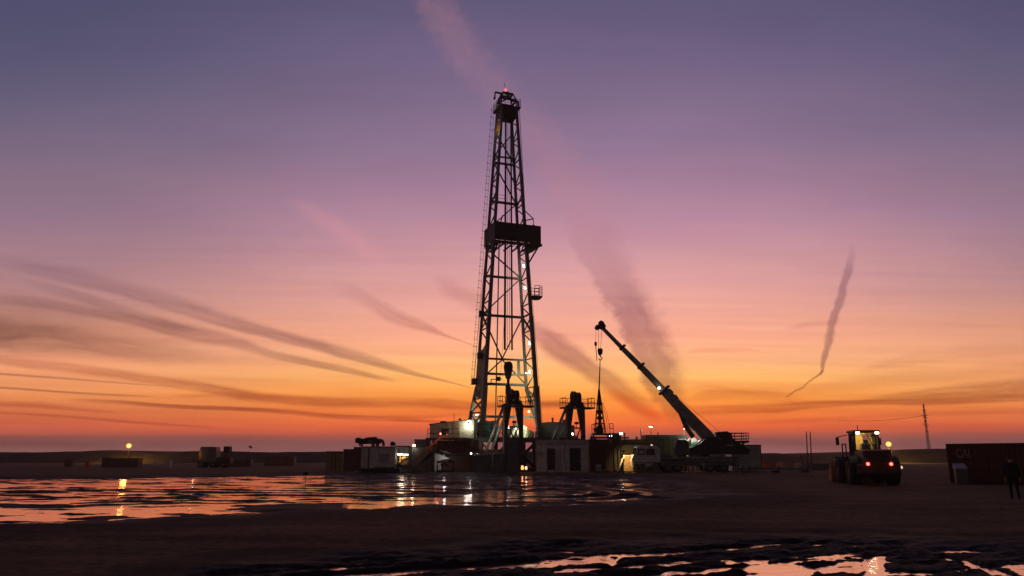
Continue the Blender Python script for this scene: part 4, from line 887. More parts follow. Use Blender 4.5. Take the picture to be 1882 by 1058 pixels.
# long grey container further right, brown ones to the left
lc_, w, h = box_px('long_container', 748, 794, 820, 90, 2.4, 'grey', 'plain grey-green container partly hidden behind the steel stairway', 'container', .1, None, 'wall', 0, 'dgrey', 9)
flood('roof_lamp', lc_, (-w / 2 + .9, -.2, h + .12), (-w / 2 + .2, -2, h - .5), 'L_warm', .26, 14, (1, .8, .55)); 
b = MB(); b.tube((w * .3, -.25, 0), (w * .3, -.25, h), .06); b.build('drain_pipe', 'tan', lc_)
c1, w, h = box_px('dark_container', 632, 666, 825, 89, 2.4, 'brown', 'dark brown container standing directly left of the pale generator container', 'container', .1, None, 'wall', 0, 'dgrey', 8)
b = MB(); b.bb(w / 2 - 1.1, w / 2 + .1, .3, 2.2, h, h + .25); b.build('roof_box', 'dgrey', c1)
c2, w, h = box_px('tan_container', 600, 631, 829, 91, 2.4, 'tan', 'rusty tan container with ribbed doors, leftmost of the row beside the rig', 'container', .1, None, 'wall', 0, 'dgrey', 0)
b = MB()
for x in (-w / 2 + .75, -w / 2 + 1.15): b.bb(x - .07, x + .07, -.05, 0, .1, h - .2)
b.build('door_post', 'brown', c2)
mat_ = thing('rig_mat_pile', (xp(712, 862, 83.5), 83.5, 0), R(3), 'low black pile of rig mats on the mud before the lit pump shed', 'mat pile')
b = MB(); b.bb(-1.5, 1.5, -.8, .8, -.05, .22); b.bb(-1.3, 1.4, -.75, .7, .23, .48); b.build('mat', 'black', mat_); b = MB(); b.bb(-1.35, .9, -.7, .75, .49, .66); b.build('top_mat', 'wood', mat_)
for px, py, r_, lab in ((653, 862, .8, 'low heap of wet spoil beside the dark brown container'), (700, 866, .6, None)):
    if lab is None: continue
    p_ = G(px, py); t = thing('hose_reel', (p_.x, p_.y, 0), .3, 'black hose reel lying on the mud before the dark brown container', 'hose reel')
    b = MB(); b.lathe([(.4, -.25), (.62, -.25), (.62, .25), (.4, .25)], 18, (0, 0, .5), 'y'); b.build('hose', 'rubber', t)
    b = MB(); b.lathe([(.1, -.32), (.72, -.32), (.72, -.27), (.1, -.27)], 18, (0, 0, .5), 'y'); b.lathe([(.1, .27), (.72, .27), (.72, .32), (.1, .32)], 18, (0, 0, .5), 'y'); b.box(0, 0, -.02, 1.1, .8, .1); b.build('reel_frame', 'steel', t)

# two small ground lights by the cabin (orange and white)
for px, m, lab, cc in ((960, 'L_warm', 'small orange warning lamp on a short stake in the mud left of the two-door cabin', (1, .45, .1)), (967, 'L_dim', 'small pale marker lamp on a stake, beside the orange warning lamp', (1, .8, .6))):
    p_ = W(px, 862, 83.5); t = thing('warning_lamp', (p_.x, p_.y, 0), 0, lab, 'lamp')
    b = MB(); b.tube((0, 0, -.05), (0, 0, .25), .05); b.tube((0, 0, .25), (0, 0, .32), .14); b.build('stake', 'black', t)
    b = MB(); b.lathe([(.02, .32), (.13, .34), (.15, .5), (.12, .75 if px < 963 else .66), (.02, .8 if px < 963 else .7)], 10); b.build('lamp_globe', 'L_orange' if px < 963 else 'L_dim', t)
    light(t, (0, -.3, .6), 5, cc, .1)
p_ = W(964, 866, 82.5); 
b = MB(); b.lathe([(.02, 0), (.3, 0), (.05, .06), (.02, .06)], 12); b.build('base_plate', 'black', bpy.data.objects['warning_lamp'])
b = MB(); b.lathe([(.02, -.03), (.24, -.03), (.24, .04), (.02, .04)], 12); b.build('base_plate', 'black', bpy.data.objects['warning_lamp.001'])
# hoses and cables lying about the rig's foot
for pts, r, lab in (([(655, 868), (690, 869.5), (720, 867), (765, 869), (800, 866)], .06, 'black hose snaking over the mud before the pale generator container'), ([(880, 866), (905, 869), (930, 867.5), (952, 869.5), (978, 866)], .05, 'black cable lying on the mud before the two ground lamps'), ([(1085, 866), (1105, 869), (1130, 867), (1150, 869.5)], .06, 'black hose lying on the mud right of the two-door cabin')):
    q = [G(a, c, .03) for a, c in pts]; o = q[0].copy(); t = thing('hose', (o.x, o.y, 0), 0, lab, 'hose'); b = MB()
    fine_ = []
    for k in range(len(q) - 1):
        for j in range(6):
            s_ = j / 6; c = q[k].lerp(q[k + 1], s_); c.y += .5 * math.sin(math.pi * s_) * (1 if k % 2 else -1); fine_.append(c - Vector((o.x, o.y, 0)))
    b.path(fine_, r, 6); b.build('hose_length', 'rubber', t); b = MB(); b.tube(fine_[0] + Vector((-.25, 0, .02)), fine_[0] + Vector((.05, 0, .02)), r * 1.7, n=8); b.build('coupling', 'galv', t)
# ================================================================== mobile crane, side on, cab to the left
YC = 86.0
cw = thing('mobile_crane', (xp(1262, 868, YC), YC, 0), 0, 'white-cabbed mobile crane with its long dark telescopic boom raised to the left', 'crane')
K = 1340 / YC / .985
def kx(px): return (px - 1262) / K
def kz(py): return P(941, py, YC).z
# carrier
b = MB(); b.prism([(kx(1212), .75), (kx(1352), .75), (kx(1352), 1.75), (kx(1300), 1.75), (kx(1228), 1.5), (kx(1212), 1.5)], -1.25, 1.25)
b.bb(kx(1212), kx(1352), -1.32, -1.25, 1.42, 1.52); ch = b.build('chassis', 'dgrey', cw, .03)
b = MB(); b.bb(kx(1232), kx(1298), -1.34, -1.27, 1.55, 1.72); b.bb(kx(1256), kx(1350), -1.36, -1.28, 1.30, 1.36); b.build('deck_edge', 'galv', ch)
b = MB()
for px in (1222, 1250, 1276): b.bb(kx(px) - .5, kx(px) + .5, -1.3, -.9, 1.5, 2.0)
b.build('tool_box', 'dgrey', ch)
# cab of the carrier: front to the left, raked screen
prof = [(kx(1165), .55), (kx(1163.5), 1.35), (kx(1167), 2.0), (kx(1170), 2.75), (kx(1175), 2.95), (kx(1206), 2.95), (kx(1211), 2.6), (kx(1212), 1.1), (kx(1200), 1.1), (kx(1196), .75), (kx(1190), .6), (kx(1183), .55)]
b = MB(); b.prism(prof, -1.28, 1.28); cb = b.build('cab', 'white', cw, .06)
b = MB(); b.bb(kx(1172), kx(1184), -1.31, -1.27, 1.92, 2.62); b.build('window', 'dglass', cb)
b = MB(); b.bb(kx(1172.5), kx(1183.5), -1.20, -1.15, 1.95, 2.6); 
b = MB(); b.bb(kx(1186.5), kx(1202), -1.31, -1.27, 1.92, 2.62); b.build('window', 'dglass', cb)
b = MB(); q = [(kx(1167) - .02, 2.0), (kx(1170) - .02, 2.72)]; b.add([(q[0][0], -1.1, q[0][1]), (q[0][0], 1.1, q[0][1]), (q[1][0], 1.1, q[1][1]), (q[1][0], -1.1, q[1][1])], [(3, 2, 1, 0)]); b.build('windscreen', 'dglass', cb)
b = MB(); b.bb(kx(1164), kx(1200), -1.31, -1.28, 1.02, 1.12); b.bb(kx(1164), kx(1184), -1.32, -1.28, .56, .95); b.build('bumper', 'dgrey', cb)
b = MB(); b.bar((kx(1170), -1.3, 2.6), (kx(1163), -1.6, 2.5), .05); b.box(kx(1163), -1.6, 2.2, .1, .2, .55); b.build('mirror', 'black', cb)
b = MB(); b.ball((kx(1199), -.6, 3.02), .12); b.build('cab_lamp', 'L_dim', cb)
b = MB(); b.bb(kx(1174), kx(1182), -1.325, -1.31, 2.05, 2.45); b.build('lit_blind', 'cream', cb)
b = MB(); b.bb(kx(1176), kx(1188), -1.34, -1.3, .40, .46); b.build('step', 'galv', cb)
def wheel(parent, x, y, r, w, ax='y', tyre='rubber', rim='dgrey', name='wheel', side=-1):
    b = MB(); b.lathe([(r * .55, -w / 2), (r * .9, -w / 2), (r, -w * .36), (r, w * .36), (r * .9, w / 2), (r * .55, w / 2)], 24, (x, y, r), ax)
    for k in range(24):
        a = 2 * math.pi * k / 24; c, s_ = math.cos(a), math.sin(a)
        if ax == 'y': b.bar((x + c * r * .97, y - w * .42, r + s_ * r * .97), (x + c * r * .97, y + w * .42, r + s_ * r * .97), r * .12, r * .06)
        else: b.bar((x - w * .42, y + c * r * .97, r + s_ * r * .97), (x + w * .42, y + c * r * .97, r + s_ * r * .97), r * .12, r * .06)
    t = b.build(name, tyre, parent)
    o = side * w / 2
    b = MB(); b.lathe([(.02, o * .5), (r * .2, o * 1.02), (r * .3, o * .7), (r * .5, o * .75), (r * .57, o)], 20, (x, y, r), ax)
    b.build('rim', rim, t); return t
for px in (1226, 1242, 1300, 1324):
    for y in (-1.0, 1.0): wheel(cw, kx(px), y, .62, .42, side=-1 if y < 0 else 1)
b = MB()
for px in (1234, 1312):
    b.bb(kx(px) - .95 * 1.6, kx(px) + .95 * 1.6, -1.27, -.7, 1.28, 1.36)
b.build('mudguard', 'black', ch)
# outriggers
for px in (1283, 1347):
    for s in (-1, 1):
        b = MB(); b.bar((kx(px), s * 1.0, .95), (kx(px), s * 2.6, .95), .26); b.tube((kx(px), s * 2.5, .95), (kx(px), s * 2.5, .1), .08); b.tube((kx(px), s * 2.5, -.04), (kx(px), s * 2.5, .12), .28); b.build('outrigger', 'galv' if s < 0 else 'steel', cw)
# slewing upper works
b = MB(); b.lathe([(.05, 1.7), (.95, 1.7), (.95, 2.0), (.05, 2.0)], 20, (kx(1290), 0, 0)); b.build('slew_ring', 'steel', cw)
b = MB(); b.prism([(kx(1262), 2.0), (kx(1372), 2.0), (kx(1374), 2.5), (kx(1340), 3.9), (kx(1300), 4.0), (kx(1285), 3.2), (kx(1262), 2.6)], -1.2, -.55)
b.prism([(kx(1262), 2.0), (kx(1372), 2.0), (kx(1374), 2.5), (kx(1340), 3.9), (kx(1300), 4.0), (kx(1285), 3.2), (kx(1262), 2.6)], .55, 1.2); b.bb(kx(1280), kx(1350), -.55, .55, 2.0, 2.3); up_ = b.build('turntable', 'black', cw, .04)
b = MB(); b.prism([(kx(1322), 2.7), (kx(1350), 2.6), (kx(1346), 4.3), (kx(1338), 4.6), (kx(1318), 4.5)], -.5, .5); b.tube((kx(1330), -.7, 4.0), (kx(1330), .7, 4.0), .55, n=16); b.build('winch', 'black', cw)
b = MB(); b.prism([(kx(1238), 1.9), (kx(1262), 1.9), (kx(1262), 3.3), (kx(1256), 3.6), (kx(1240), 3.6), (kx(1236), 2.7)], -2.0, -1.2); oc = b.build('operator_cab', 'dgrey', cw, .04)
b = MB(); b.bb(kx(1240.5), kx(1259), -2.03, -1.99, 2.6, 3.4); b.build('window', 'dglass', oc)
b = MB(); b.bb(kx(1350), kx(1372), -1.3, 1.3, kz(814), kz(810)); b.bar((kx(1353), -.9, kz(828)), (kx(1366), -.9, kz(812)), .2); b.bar((kx(1353), .9, kz(828)), (kx(1366), .9, kz(812)), .2); b.prism([(kx(1350), 2.4), (kx(1362), 2.4), (kx(1358), kz(813)), (kx(1350), kz(813))], -.6, .6); pf = b.build('rear_platform', 'redsteel', cw)
b = MB(); rails(b, [(kx(1322), -1.3), (kx(1372), -1.3), (kx(1372), 1.3), (kx(1322), 1.3)], kz(812), kz(796) - kz(812), 2, .04, .75); b.build('guard_rail', 'redsteel', pf)
b = MB(); b.bb(kx(1330), kx(1344), -1.28, -1.22, kz(819.2), kz(818)); b.build('edge_strip', 'white', up_)
b = MB(); b.bb(kx(1318), kx(1323), -1.28, -1.2, kz(807), kz(805.5)); b.build('badge', 'pale', up_)
# telescopic boom
def BP(px, py, y=0): return P(px, py, YC) - Vector((xp(1262, 868, YC), YC - y, 0))
boom_axis = [(1303, 804), (1219, 716.5), (1176, 672), (1142, 638), (1106, 601)]
secs = [(0, 1, 1.75, 1.22), (1, 2, .74, .68), (2, 3, .62, .56), (3, 4, .50, .42)]
parent = cw
for n_, (i, j, wa, wb_) in enumerate(secs):
    p, q = BP(*boom_axis[i]), BP(*boom_axis[j]); d = (q - p).normalized()
    b = MB()
    if n_ == 0:
        up2 = Vector((-d.z, 0, d.x)); up2 = -up2 if up2.z < 0 else up2
        pr = [p - d * .4 - up2 * .55, p - d * .5 + up2 * .45, p + d * .2 + up2 * .62, p + d * 3.4 + up2 * .56, q + up2 * .46, q - up2 * .42, p + d * 4.0 - up2 * .60, p + d * 2.6 - up2 * .74, p + d * 1.4 - up2 * .74]
        b.prism([(v.x, v.z) for v in pr], -.48, .48); s_ = fixn(b.build('boom_section', 'boom', cw, .05))
    else:
        b.bar(p - d * .5, q, wa, wa * .9, wb_, wb_ * .9); s_ = b.build('boom_section', 'boom', cw, .03)
    b = MB(); w_ = wb_ + .10
    b.bar(q - d * .22, q + d * .06, w_, w_ * .95); up2 = Vector((-d.z, 0, d.x)); up2 = up2 if up2.z > 0 else -up2
    b.box(*(q - d * .1 + up2 * (w_ / 2 + .08)), .3, .4, .22); b.build('collar', 'black', s_)
    if n_ == 0:
        c = p.lerp(q, .93) + up2 * .55; b = MB(); b.bar(c - d * .5, c + d * .15, .3, .28); b.bar(c - d * 1.3, c - d * .8, .3, .24); b.build('cable_guide', 'black', s_)
hd_p = BP(1106, 601); b = MB(); b.prism([(v.x, v.z) for v in (BP(1110, 606), BP(1100, 603), BP(1093, 603), BP(1094.5, 600), BP(1100, 598.5), BP(1100, 592), BP(1109, 592), BP(1113, 601))], -.4, .4); hdm = fixn(b.build('boom_head', 'black', cw))
for px, py in ((1098, 601.5), (1104.5, 594)):
    b = MB(); c = BP(px, py); b.lathe([(.05, -.3), (.3, -.3), (.3, .3), (.05, .3)], 16, c, 'y'); b.build('sheave', 'black', hdm)
b = MB(); b.tube(BP(1249, 757) , BP(1258, 780), .2, n=10); b.tube(BP(1258, 780), BP(1274, 803), .27, n=10); b.build('luffing_cylinder', 'dgrey', cw)
b = MB(); b.ball(BP(1209.5, 714, -.6), .15); b.build('boom_lamp', 'L_white', cw); light(cw, BP(1206, 716, -1.2), 5, (1, .9, .7), .1)
for p_, q_, r_ in ((BP(1100, 604, -.2), BP(1099.4, 641, -.1), .022), (BP(1106.5, 604, .2), BP(1104, 641, .1), .022), (BP(1095, 604, -.1), BP(1094.6, 630, -.1), .018), (BP(1223, 711, .1), BP(1335, 803, .1), .018)): b = MB(); b.tube(p_, q_, r_, n=4); b.build('hoist_rope', 'cable', cw)
CW = Matrix.Translation(cw.location)
hk = thing('hook_block', CW @ BP(1103, 645), 0, 'main hook block hanging from the tip of the crane boom', 'hook block')
b = MB(); b.prism([(-.22, .32), (.22, .32), (.30, .1), (.24, -.35), (.1, -.5), (-.1, -.5), (-.24, -.35), (-.30, .1)], -.2, .2); b.build('block_housing', 'black', hk, .03)
b = MB(); b.tube((0, 0, -.5), (0, 0, -.68), .07); b.path([(0, 0, -.68), (.17, 0, -.76), (.2, 0, -.93), (.05, 0, -1.06), (-.14, 0, -1.0), (-.18, 0, -.86)], .06); b.build('hook', 'black', hk)
au = thing('auxiliary_hook', CW @ BP(1094.6, 632, -.1), 0, 'small ball hook with a loose sling hanging left of the main hook block', 'hook block')
b = MB(); b.lathe([(.02, .3), (.14, .2), (.16, -.1), (.08, -.25), (.02, -.28)], 10); b.build('ball_weight', 'black', au)
b = MB(); b.path([(0, 0, -.25), (.05, 0, -1.0), (.09, 0, -2.0)], .045, 5); b.build('sling', 'cable', au)

# ------------------------------------------------------------------ slender lattice spire hanging on the hook, over a railed platform
sp_ = thing('lubricator_stack', (xp(1103, 796, 87.5), 87.5, 0), 0, 'slender tapering lattice spire held upright under the crane hook', 'lattice tower')
def qx(px): return (px - 1103) / 1340 * 87.5 * .99
def qz(py): return P(941, py, 87.5).z
b = MB(); b.tube(P(1103, 661, 87.0) - Vector(sp_.location), (0, 0, qz(718)), .045, .09); b.tube((0, 0, qz(718)), (0, 0, qz(796)), .14, .2); b.build('riser', 'steel', sp_)
b = MB(); tip = qz(715)
for sx_ in (-1, 1):
    for sy in (-1, 1): b.bar((sx_ * .06, sy * .06, tip), (sx_ * .62, sy * .62, qz(796)), .07)
n_ = 9
for i in range(1, n_):
    t = i / n_; z = tip + (qz(796) - tip) * t; w_ = .06 + .56 * t; t2 = (i + 1) / n_; z2 = tip + (qz(796) - tip) * t2; w2 = .06 + .56 * t2
    for a, c in (((-1, -1), (1, -1)), ((1, -1), (1, 1)), ((1, 1), (-1, 1)), ((-1, 1), (-1, -1))):
        b.bar((a[0] * w_, a[1] * w_, z), (c[0] * w_, c[1] * w_, z), .05); b.bar((a[0] * w_, a[1] * w_, z), (c[0] * w2, c[1] * w2, z2), .045)
b.build('lattice', 'steel', sp_)
for py, l, r_, h_ in ((741, .75, .5, .45), (756, .45, .3, .35), (768, .55, .35, .4)): b = MB(); b.bar((-l, 0, qz(py)), (r_, 0, qz(py) + .02), .08); b.box(0, 0, qz(py), .5, .45, h_); b.build('clamp', 'black', sp_)
b = MB(); b.path([(.5, .2, qz(741)), (.9, .2, qz(760)), (1.2, .2, qz(792))], .02, 4); b.build('guy_wire', 'cable', sp_); b = MB(); b.path([(.3, -.2, qz(741)), (.7, -.2, qz(764)), (.9, -.2, qz(792))], .02, 4); b.build('guy_wire', 'cable', sp_)
wp = thing('work_platform', (xp(1103, 796, 87.5), 87.5, 0), 0, 'red railed work platform on legs around the foot of the lattice spire', 'platform')
z0 = qz(796.5); b = MB(); b.bb(qx(1087), qx(1126), -1.2, 1.2, z0 - .18, z0); b.build('deck', 'redsteel', wp)
b = MB(); rails(b, [(qx(1090), -1.1), (qx(1109), -1.1)], z0, qz(779) - z0, 1, .04, 1.2); rails(b, [(qx(1090), 1.1), (qx(1109), 1.1)], z0, qz(779) - z0, 1, .04, 1.2); rails(b, [(qx(1119), -1.0), (qx(1125), -1.0)], z0, qz(779) - z0, 1, .04, .4); b.build('guard_rail', 'redsteel', wp)
b = MB()
for px in (1089, 1124):
    for y in (-1, 1): b.bar((qx(px), y, -.1), (qx(px), y, z0 - .18), .18)
b.bar((qx(1089), -1, .4), (qx(1124), -1, z0 - .3), .1); b.build('leg', 'redsteel', wp)
b = MB(); b.prism([(qx(1095), z0), (qx(1108), z0), (qx(1108), z0 + .5), (qx(1105), z0 + .95), (qx(1099), z0 + .95), (qx(1095), z0 + .5)], -.55, .55); b.build('wellhead_valve', 'black', wp)

# ------------------------------------------------------------------ tanks and sheds behind the crane
tk, w, h = box_px('mud_tank_row', 1083, 1187, 807, 90, 3.0, 'olive', 'long low olive mud tank behind the crane\'s white cab, pipes along its top', 'tank', .15, None, 'shell', 0, 'olive', 12)
b = MB()
for i, px in enumerate((1088, 1096, 1150, 1172)): b.tube((xp(px, 800, 90) - tk.location.x, .8, h), (xp(px, 800, 90) - tk.location.x, .8, h + (.35 if i != 2 else .8)), .11 if i != 2 else .08)
b.tube((-w / 2 + .4, .25, h + .18), (w / 2 - 2, .25, h + .18), .1); b.build('pipe', 'steel', tk)
b = MB(); b.bb(xp(1118, 800, 90) - tk.location.x, xp(1141, 800, 90) - tk.location.x, .3, 1.6, h, h + .75); b.build('agitator', 'teal', tk)
b = MB(); b.path([(-.9, -.05, h - .5), (-.9, -.05, h + .3), (-.5, -.05, h + .62), (.3, -.05, h + .62)], .09, 8); b.build('goose_neck', 'galv', tk)
b = MB(); b.bb(-w / 2, w / 2, -1.0, -.1, h - .75, h - .65); rails(b, [(-w / 2, -1.0), (-w / 2 + 2.2, -1.0)], h - .65, .9, 1, .03, 1.1)
for i in range(5): x = -w / 2 + .2 + i * (w - .4) / 4; b.bar((x, -.95, -.2), (x, -.95, h - .7), .1)
b.build('walkway', 'steel', tk)
ts, w, h = box_px('tank_shed', 1187, 1262, 799, 90, 2.8, 'olive', 'olive shed with a dark roof and pale lit end panel, behind the crane carrier', 'shed', .1, None, 'wall', 0, 'dgrey', 8, .35)
b = MB(); b.bb(w / 2 - 1.05, w / 2 - .1, -.08, -.04, h - 1.35, h - .45); b.build('end_panel', 'cream', ts); light(ts, (w / 2 - .2, -1.0, h - .6), 16, (.9, 1, .8), .1)
b = MB(); b.tube((-.8, 1, h), (-.8, 1, h + .35), .06); b.build('vent', 'steel', ts)
lp, w, h = box_px('lit_panel_cabin', 1146, 1170, 836, 87.6, 1.6, 'tan', 'amber-lit small pale cabin end beside the crane\'s white cab', 'cabin', .1, None, 'wall', 0, 'tan')
lp.children[0].data.materials[0] = M['cream']
b = MB(); b.path([(.25, -.05, h - .1), (.35, -.08, h * .6), (.25, -.08, .5)], .05, 6); b.build('hose', 'black', lp)
fl_ = flood('floodlight', None, W(1146, 829, 86), W(1158, 847, 87.6), 'L_dim', .22, 420, (1, .66, .26), 110); tag(fl_, 'little floodlight on a pole lighting the amber cabin end', 'floodlight')
b = MB(); l0 = W(1146, 829, 86); b.bar((l0.x - .1, l0.y, 0), (l0.x - .1, l0.y, l0.z), .07); b.build('lamp_post', 'steel', fl_)
pr_ = thing('brace_prop', (xp(1136, 852, 87), 87, 0), 0, 'pale slanting prop leaning against the amber-lit cabin end', 'prop')
b = MB(); b.bar((-.1, 0, 0), (.68, 0, P(941, 838, 87).z), .16); b.build('prop_bar', 'cream', pr_); b = MB(); b.box(-.1, 0, .0, .5, .5, .12); b.build('foot_plate', 'steel', pr_)
dr = thing('oil_drum', (xp(1100, 858, 86), 86, 0), 0, 'small pale drum standing right of the two-door cabin', 'drum')
b = MB(); b.lathe([(.02, 0), (.3, 0), (.3, .28), (.32, .3), (.3, .32), (.3, .6), (.32, .62), (.3, .64), (.3, .88), (.02, .88)], 16); b.build('barrel', 'grey', dr); b = MB(); b.lathe([(.02, .88), (.05, .88), (.05, .92), (.02, .92)], 8, (.15, 0, 0)); b.build('bung', 'black', dr)
# floodlights over the tanks
def post_lamp(px, py, Y, base_py, m, size, w, label, aim=(0, -8, -4), color=(1, .95, .8), dark=False):
    p_ = W(px, py, Y); t = thing('light_mast', (p_.x, Y, 0), 0, label, 'floodlight', 'floodlights over the tanks')
    b = MB(); b.tube((0, .15, 0), (0, .15, p_.z + .1), .05); b.build('pole', 'steel', t)
    hz = Vector((0, -.05, p_.z)); flood('lamp_head', t, hz, hz + Vector(aim), m, size, w, color, 130 if w else None); return t
post_lamp(1141, 796, 89, 0, 'L_white', .34, 26, 'brightest white floodlight, low over the olive mud tank')
post_lamp(1122, 799.5, 89.2, 0, 'L_cyan', .30, 18, 'greenish white floodlight left of the brightest one over the mud tank')
post_lamp(1178, 790, 89, 0, 'L_dim', .30, 0, 'slim floodlight pole with a dim lamp head turned to the right, over the mud tank', (8, -3, -2))
t = post_lamp(1196.5, 783, 91, 0, 'L_warm', .40, 0, 'tall floodlight with a dark hood seen against the sky, above the olive shed', (-2, -1, -5))
post_lamp(1257, 787, 88.4, 0, 'L_warm', .26, 70, 'floodlight on a pole left of the crane boom, lighting green machinery', (3, -1, -8), (1, .95, .75))
gm = thing('green_pump', (xp(1272, 806, 89.5), 89.5, 2.2), 0, 'bright green pump set with pale top, framed under the crane boom', 'pump')
gm.location.z = 2.2
b = MB(); b.bb(-.75, .75, 0, 1.2, 0, .25); b.bb(-.75, .75, 0, 1.2, -2.4, -2.2)
for x in (-.65, .65):
    for y in (.1, 1.1): b.bar((x, y, -2.2), (x, y, 0), .14)
b.build('stand', 'steel', gm)
b = MB(); b.prism([(-.1, .25), (.75, .25), (.75, 1.0), (.5, 1.25), (-.1, 1.2)], .1, 1.1); b.build('housing', 'green', gm)
b = MB(); b.prism([(-.05, 1.2), (.55, 1.25), (.72, 1.45), (.4, 1.75), (-.1, 1.6)], .2, 1.0); b.build('cowl', 'white', gm)
b = MB(); b.tube((-.5, .5, .25), (-.5, .5, 1.0), .22, n=12); b.path([(-.8, .2, -.6), (-.8, .2, 1.2), (-.2, .2, 1.7)], .09, 8); b.build('pipework', 'cream', gm)
b = MB(); b.ball((-.45, .1, .55), .2); b.build('accumulator', 'teal', gm)
light(gm, (.1, -.9, 1.9), 70, (1, 1, .85), .12)
vs = thing('valve_skid', (xp(1257, 830, 88.6), 88.6, 0), 0, 'amber-lit upright pipe manifold beside the floodlight pole, left of the green pump', 'manifold')
b = MB()
for x, z_ in ((-.25, 2.9), (0, 3.6), (.3, 2.5)): b.tube((x, 0, 0), (x, 0, z_), .09)
b.tube((-.5, 0, 1.8), (.5, 0, 1.8), .12); b.tube((-.4, 0, 2.6), (.4, 0, 2.6), .1); b.build('pipe', 'cream', vs)
b = MB(); b.lathe([(.04, 0), (.25, .03), (.04, .06)], 12, (.1, -.2, 1.8), 'y'); b.build('valve_wheel', 'orange', vs); light(vs, (.1, -.7, 2.0), 14, (1, .75, .35), .1)
rc, w, h = box_px('rear_container', 1343, 1398, 817, 89, 2.6, 'grey', 'plain grey container standing behind the tail of the mobile crane', 'container', .1, None, 'wall', 0, 'dgrey', 10)
b = MB()
for x in (-w / 2 + .06, w / 2 - .06): b.bb(x - .06, x + .06, -.06, .0, 0, h)
b.build('corner_post', 'dgrey', rc)
# pipe bundles and a low fence right of the crane
pr2 = thing('pipe_rack', (xp(1425, 862, 84), 84, 0), R(3), 'low rack of long steel drill pipes lying right of the crane', 'pipe rack')
L = xp(1505, 862, 84) - xp(1378, 862, 84)
b = MB()
for x in (-L / 2 + .6, 0, L / 2 - .6): b.bb(x - .12, x + .12, -.9, .9, -.1, .22); b.bar((x, -.95, 0), (x, -.95, .75), .1); b.bar((x, .95, 0), (x, .95, .75), .1)
b.build('trestle', 'steel', pr2)
for k in range(11):
    b = MB(); y = -.75 + (k % 6) * .27 + (.13 if k > 5 else 0); z = .29 if k < 6 else .45; o = random.uniform(-.3, .3)
    b.tube((-L / 2 + o, y, z), (L / 2 + o * .5, y, z), .075, n=8); b.build('drill_pipe', 'galv' if k in (0, 7) else 'steel', pr2)
for px, hh, lab in ((1372, 1.1, 'pale stake standing at the tail of the mobile crane'), (1475, 1.75, 'dark post standing between the pipe rack and the wheel loader')):
    t = thing('marker_post', (xp(px, 865, 83), 83, 0), 0, lab, 'post')
    b = MB(); b.bar((0, 0, -.1), (0, 0, hh), .13, .1); b.build('post', 'tan' if px < 1400 else 'dgrey', t); b = MB(); b.box(0, 0, hh + .04, .17, .15, .08); b.build('cap', 'steel', t)
for i, (px, y, wd_, hh, m, lab) in enumerate(((1412, 120, 2.2, 1.0, 'orange', 'small rusty orange bin far off between the grey container and the loader'), (1446, 122, 1.9, .9, 'tan', 'small tan bin far off, right of the rusty orange one'), (1500, 100, 3.0, .8, 'dgrey', 'dark spoil skip lying left of the loader\'s bucket'))):
    t = thing('skip_bin', (xp(px, 850, y), y, 0), 0, lab, 'skip')
    b = MB(); b.prism([(-wd_ * .42, 0), (wd_ * .42, 0), (wd_ / 2, hh), (-wd_ / 2, hh)], -.7, .7); b.build('bin_body', m, t)
    b = MB(); b.bb(-wd_ / 2 - .05, wd_ / 2 + .05, -.76, .76, hh, hh + .08); b.build('rim_bar', 'steel', t)
for px, top, lab in ((1482, 793, 'thin leaning pole, left of the two far off beyond the pipe rack'), (1489, 793, 'thin leaning pole, right of the two far off beyond the pipe rack')):
    p_ = W(px, top, 150); t = thing('utility_pole', (xp(px + 1.2, 838, 150), 150, 0), 0, lab, 'pole')
    b = MB(); b.tube((0, 0, -.2), (p_.x - t.location.x, 0, p_.z), .14, .09); b.build('post', 'brown', t); b = MB(); b.bar((-.3, 0, p_.z - .8), (.3, 0, p_.z - .8), .05); b.build('cross_arm', 'brown', t)
# ================================================================== wheel loader seen from behind
ld_c = P(1607, 880, 47.0)
lo_ = thing('wheel_loader', (ld_c.x, 46.2, 0), R(-12), 'wheel loader driving away with lit cab, twin red tail lights and roof work lamps', 'wheel loader')
# local: x across, +y forward, origin under the counterweight
WR, WW, TR = .80, .66, 1.12
for yy in (1.75, 5.05):
    for s in (-1, 1): wheel(lo_, s * TR, yy, WR, WW, 'x', 'rubber', 'brown', 'wheel', s)
b = MB(); b.prism([(.10, .85), (.35, .62), (2.9, .62), (2.9, 1.25), (2.2, 1.35), (.05, 1.35)], -.95, .95, 'x')
b.bb(-.42, .42, 2.9, 6.2, .55, 1.15); ch = b.build('chassis', 'black', lo_, .04)
b = MB(); b.prism([(-.02, 1.3), (2.5, 1.3), (2.5, 2.1), (1.4, 2.16), (.22, 2.12)], -.82, .82, 'x'); hood = b.build('engine_hood', 'lpaint', lo_, .05)
b = MB(); b.prism([(-.06, 1.42), (-.02, 1.42), (.19, 2.02), (.15, 2.02)], -.62, .62, 'x'); b.build('radiator_grille', 'black', hood)
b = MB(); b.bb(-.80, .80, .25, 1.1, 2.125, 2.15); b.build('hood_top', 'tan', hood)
b = MB(); b.prism([(.16, 2.14), (1.2, 2.17), (1.2, 2.21), (.16, 2.21)], -.80, .80, 'x'); b.build('hood_edge', 'white', hood)
b = MB(); b.prism([(-.12, .72), (.45, .6), (.45, 1.3), (-.05, 1.3)], -1.22, 1.22, 'x'); cwt = b.build('counterweight', 'black', lo_, .06)
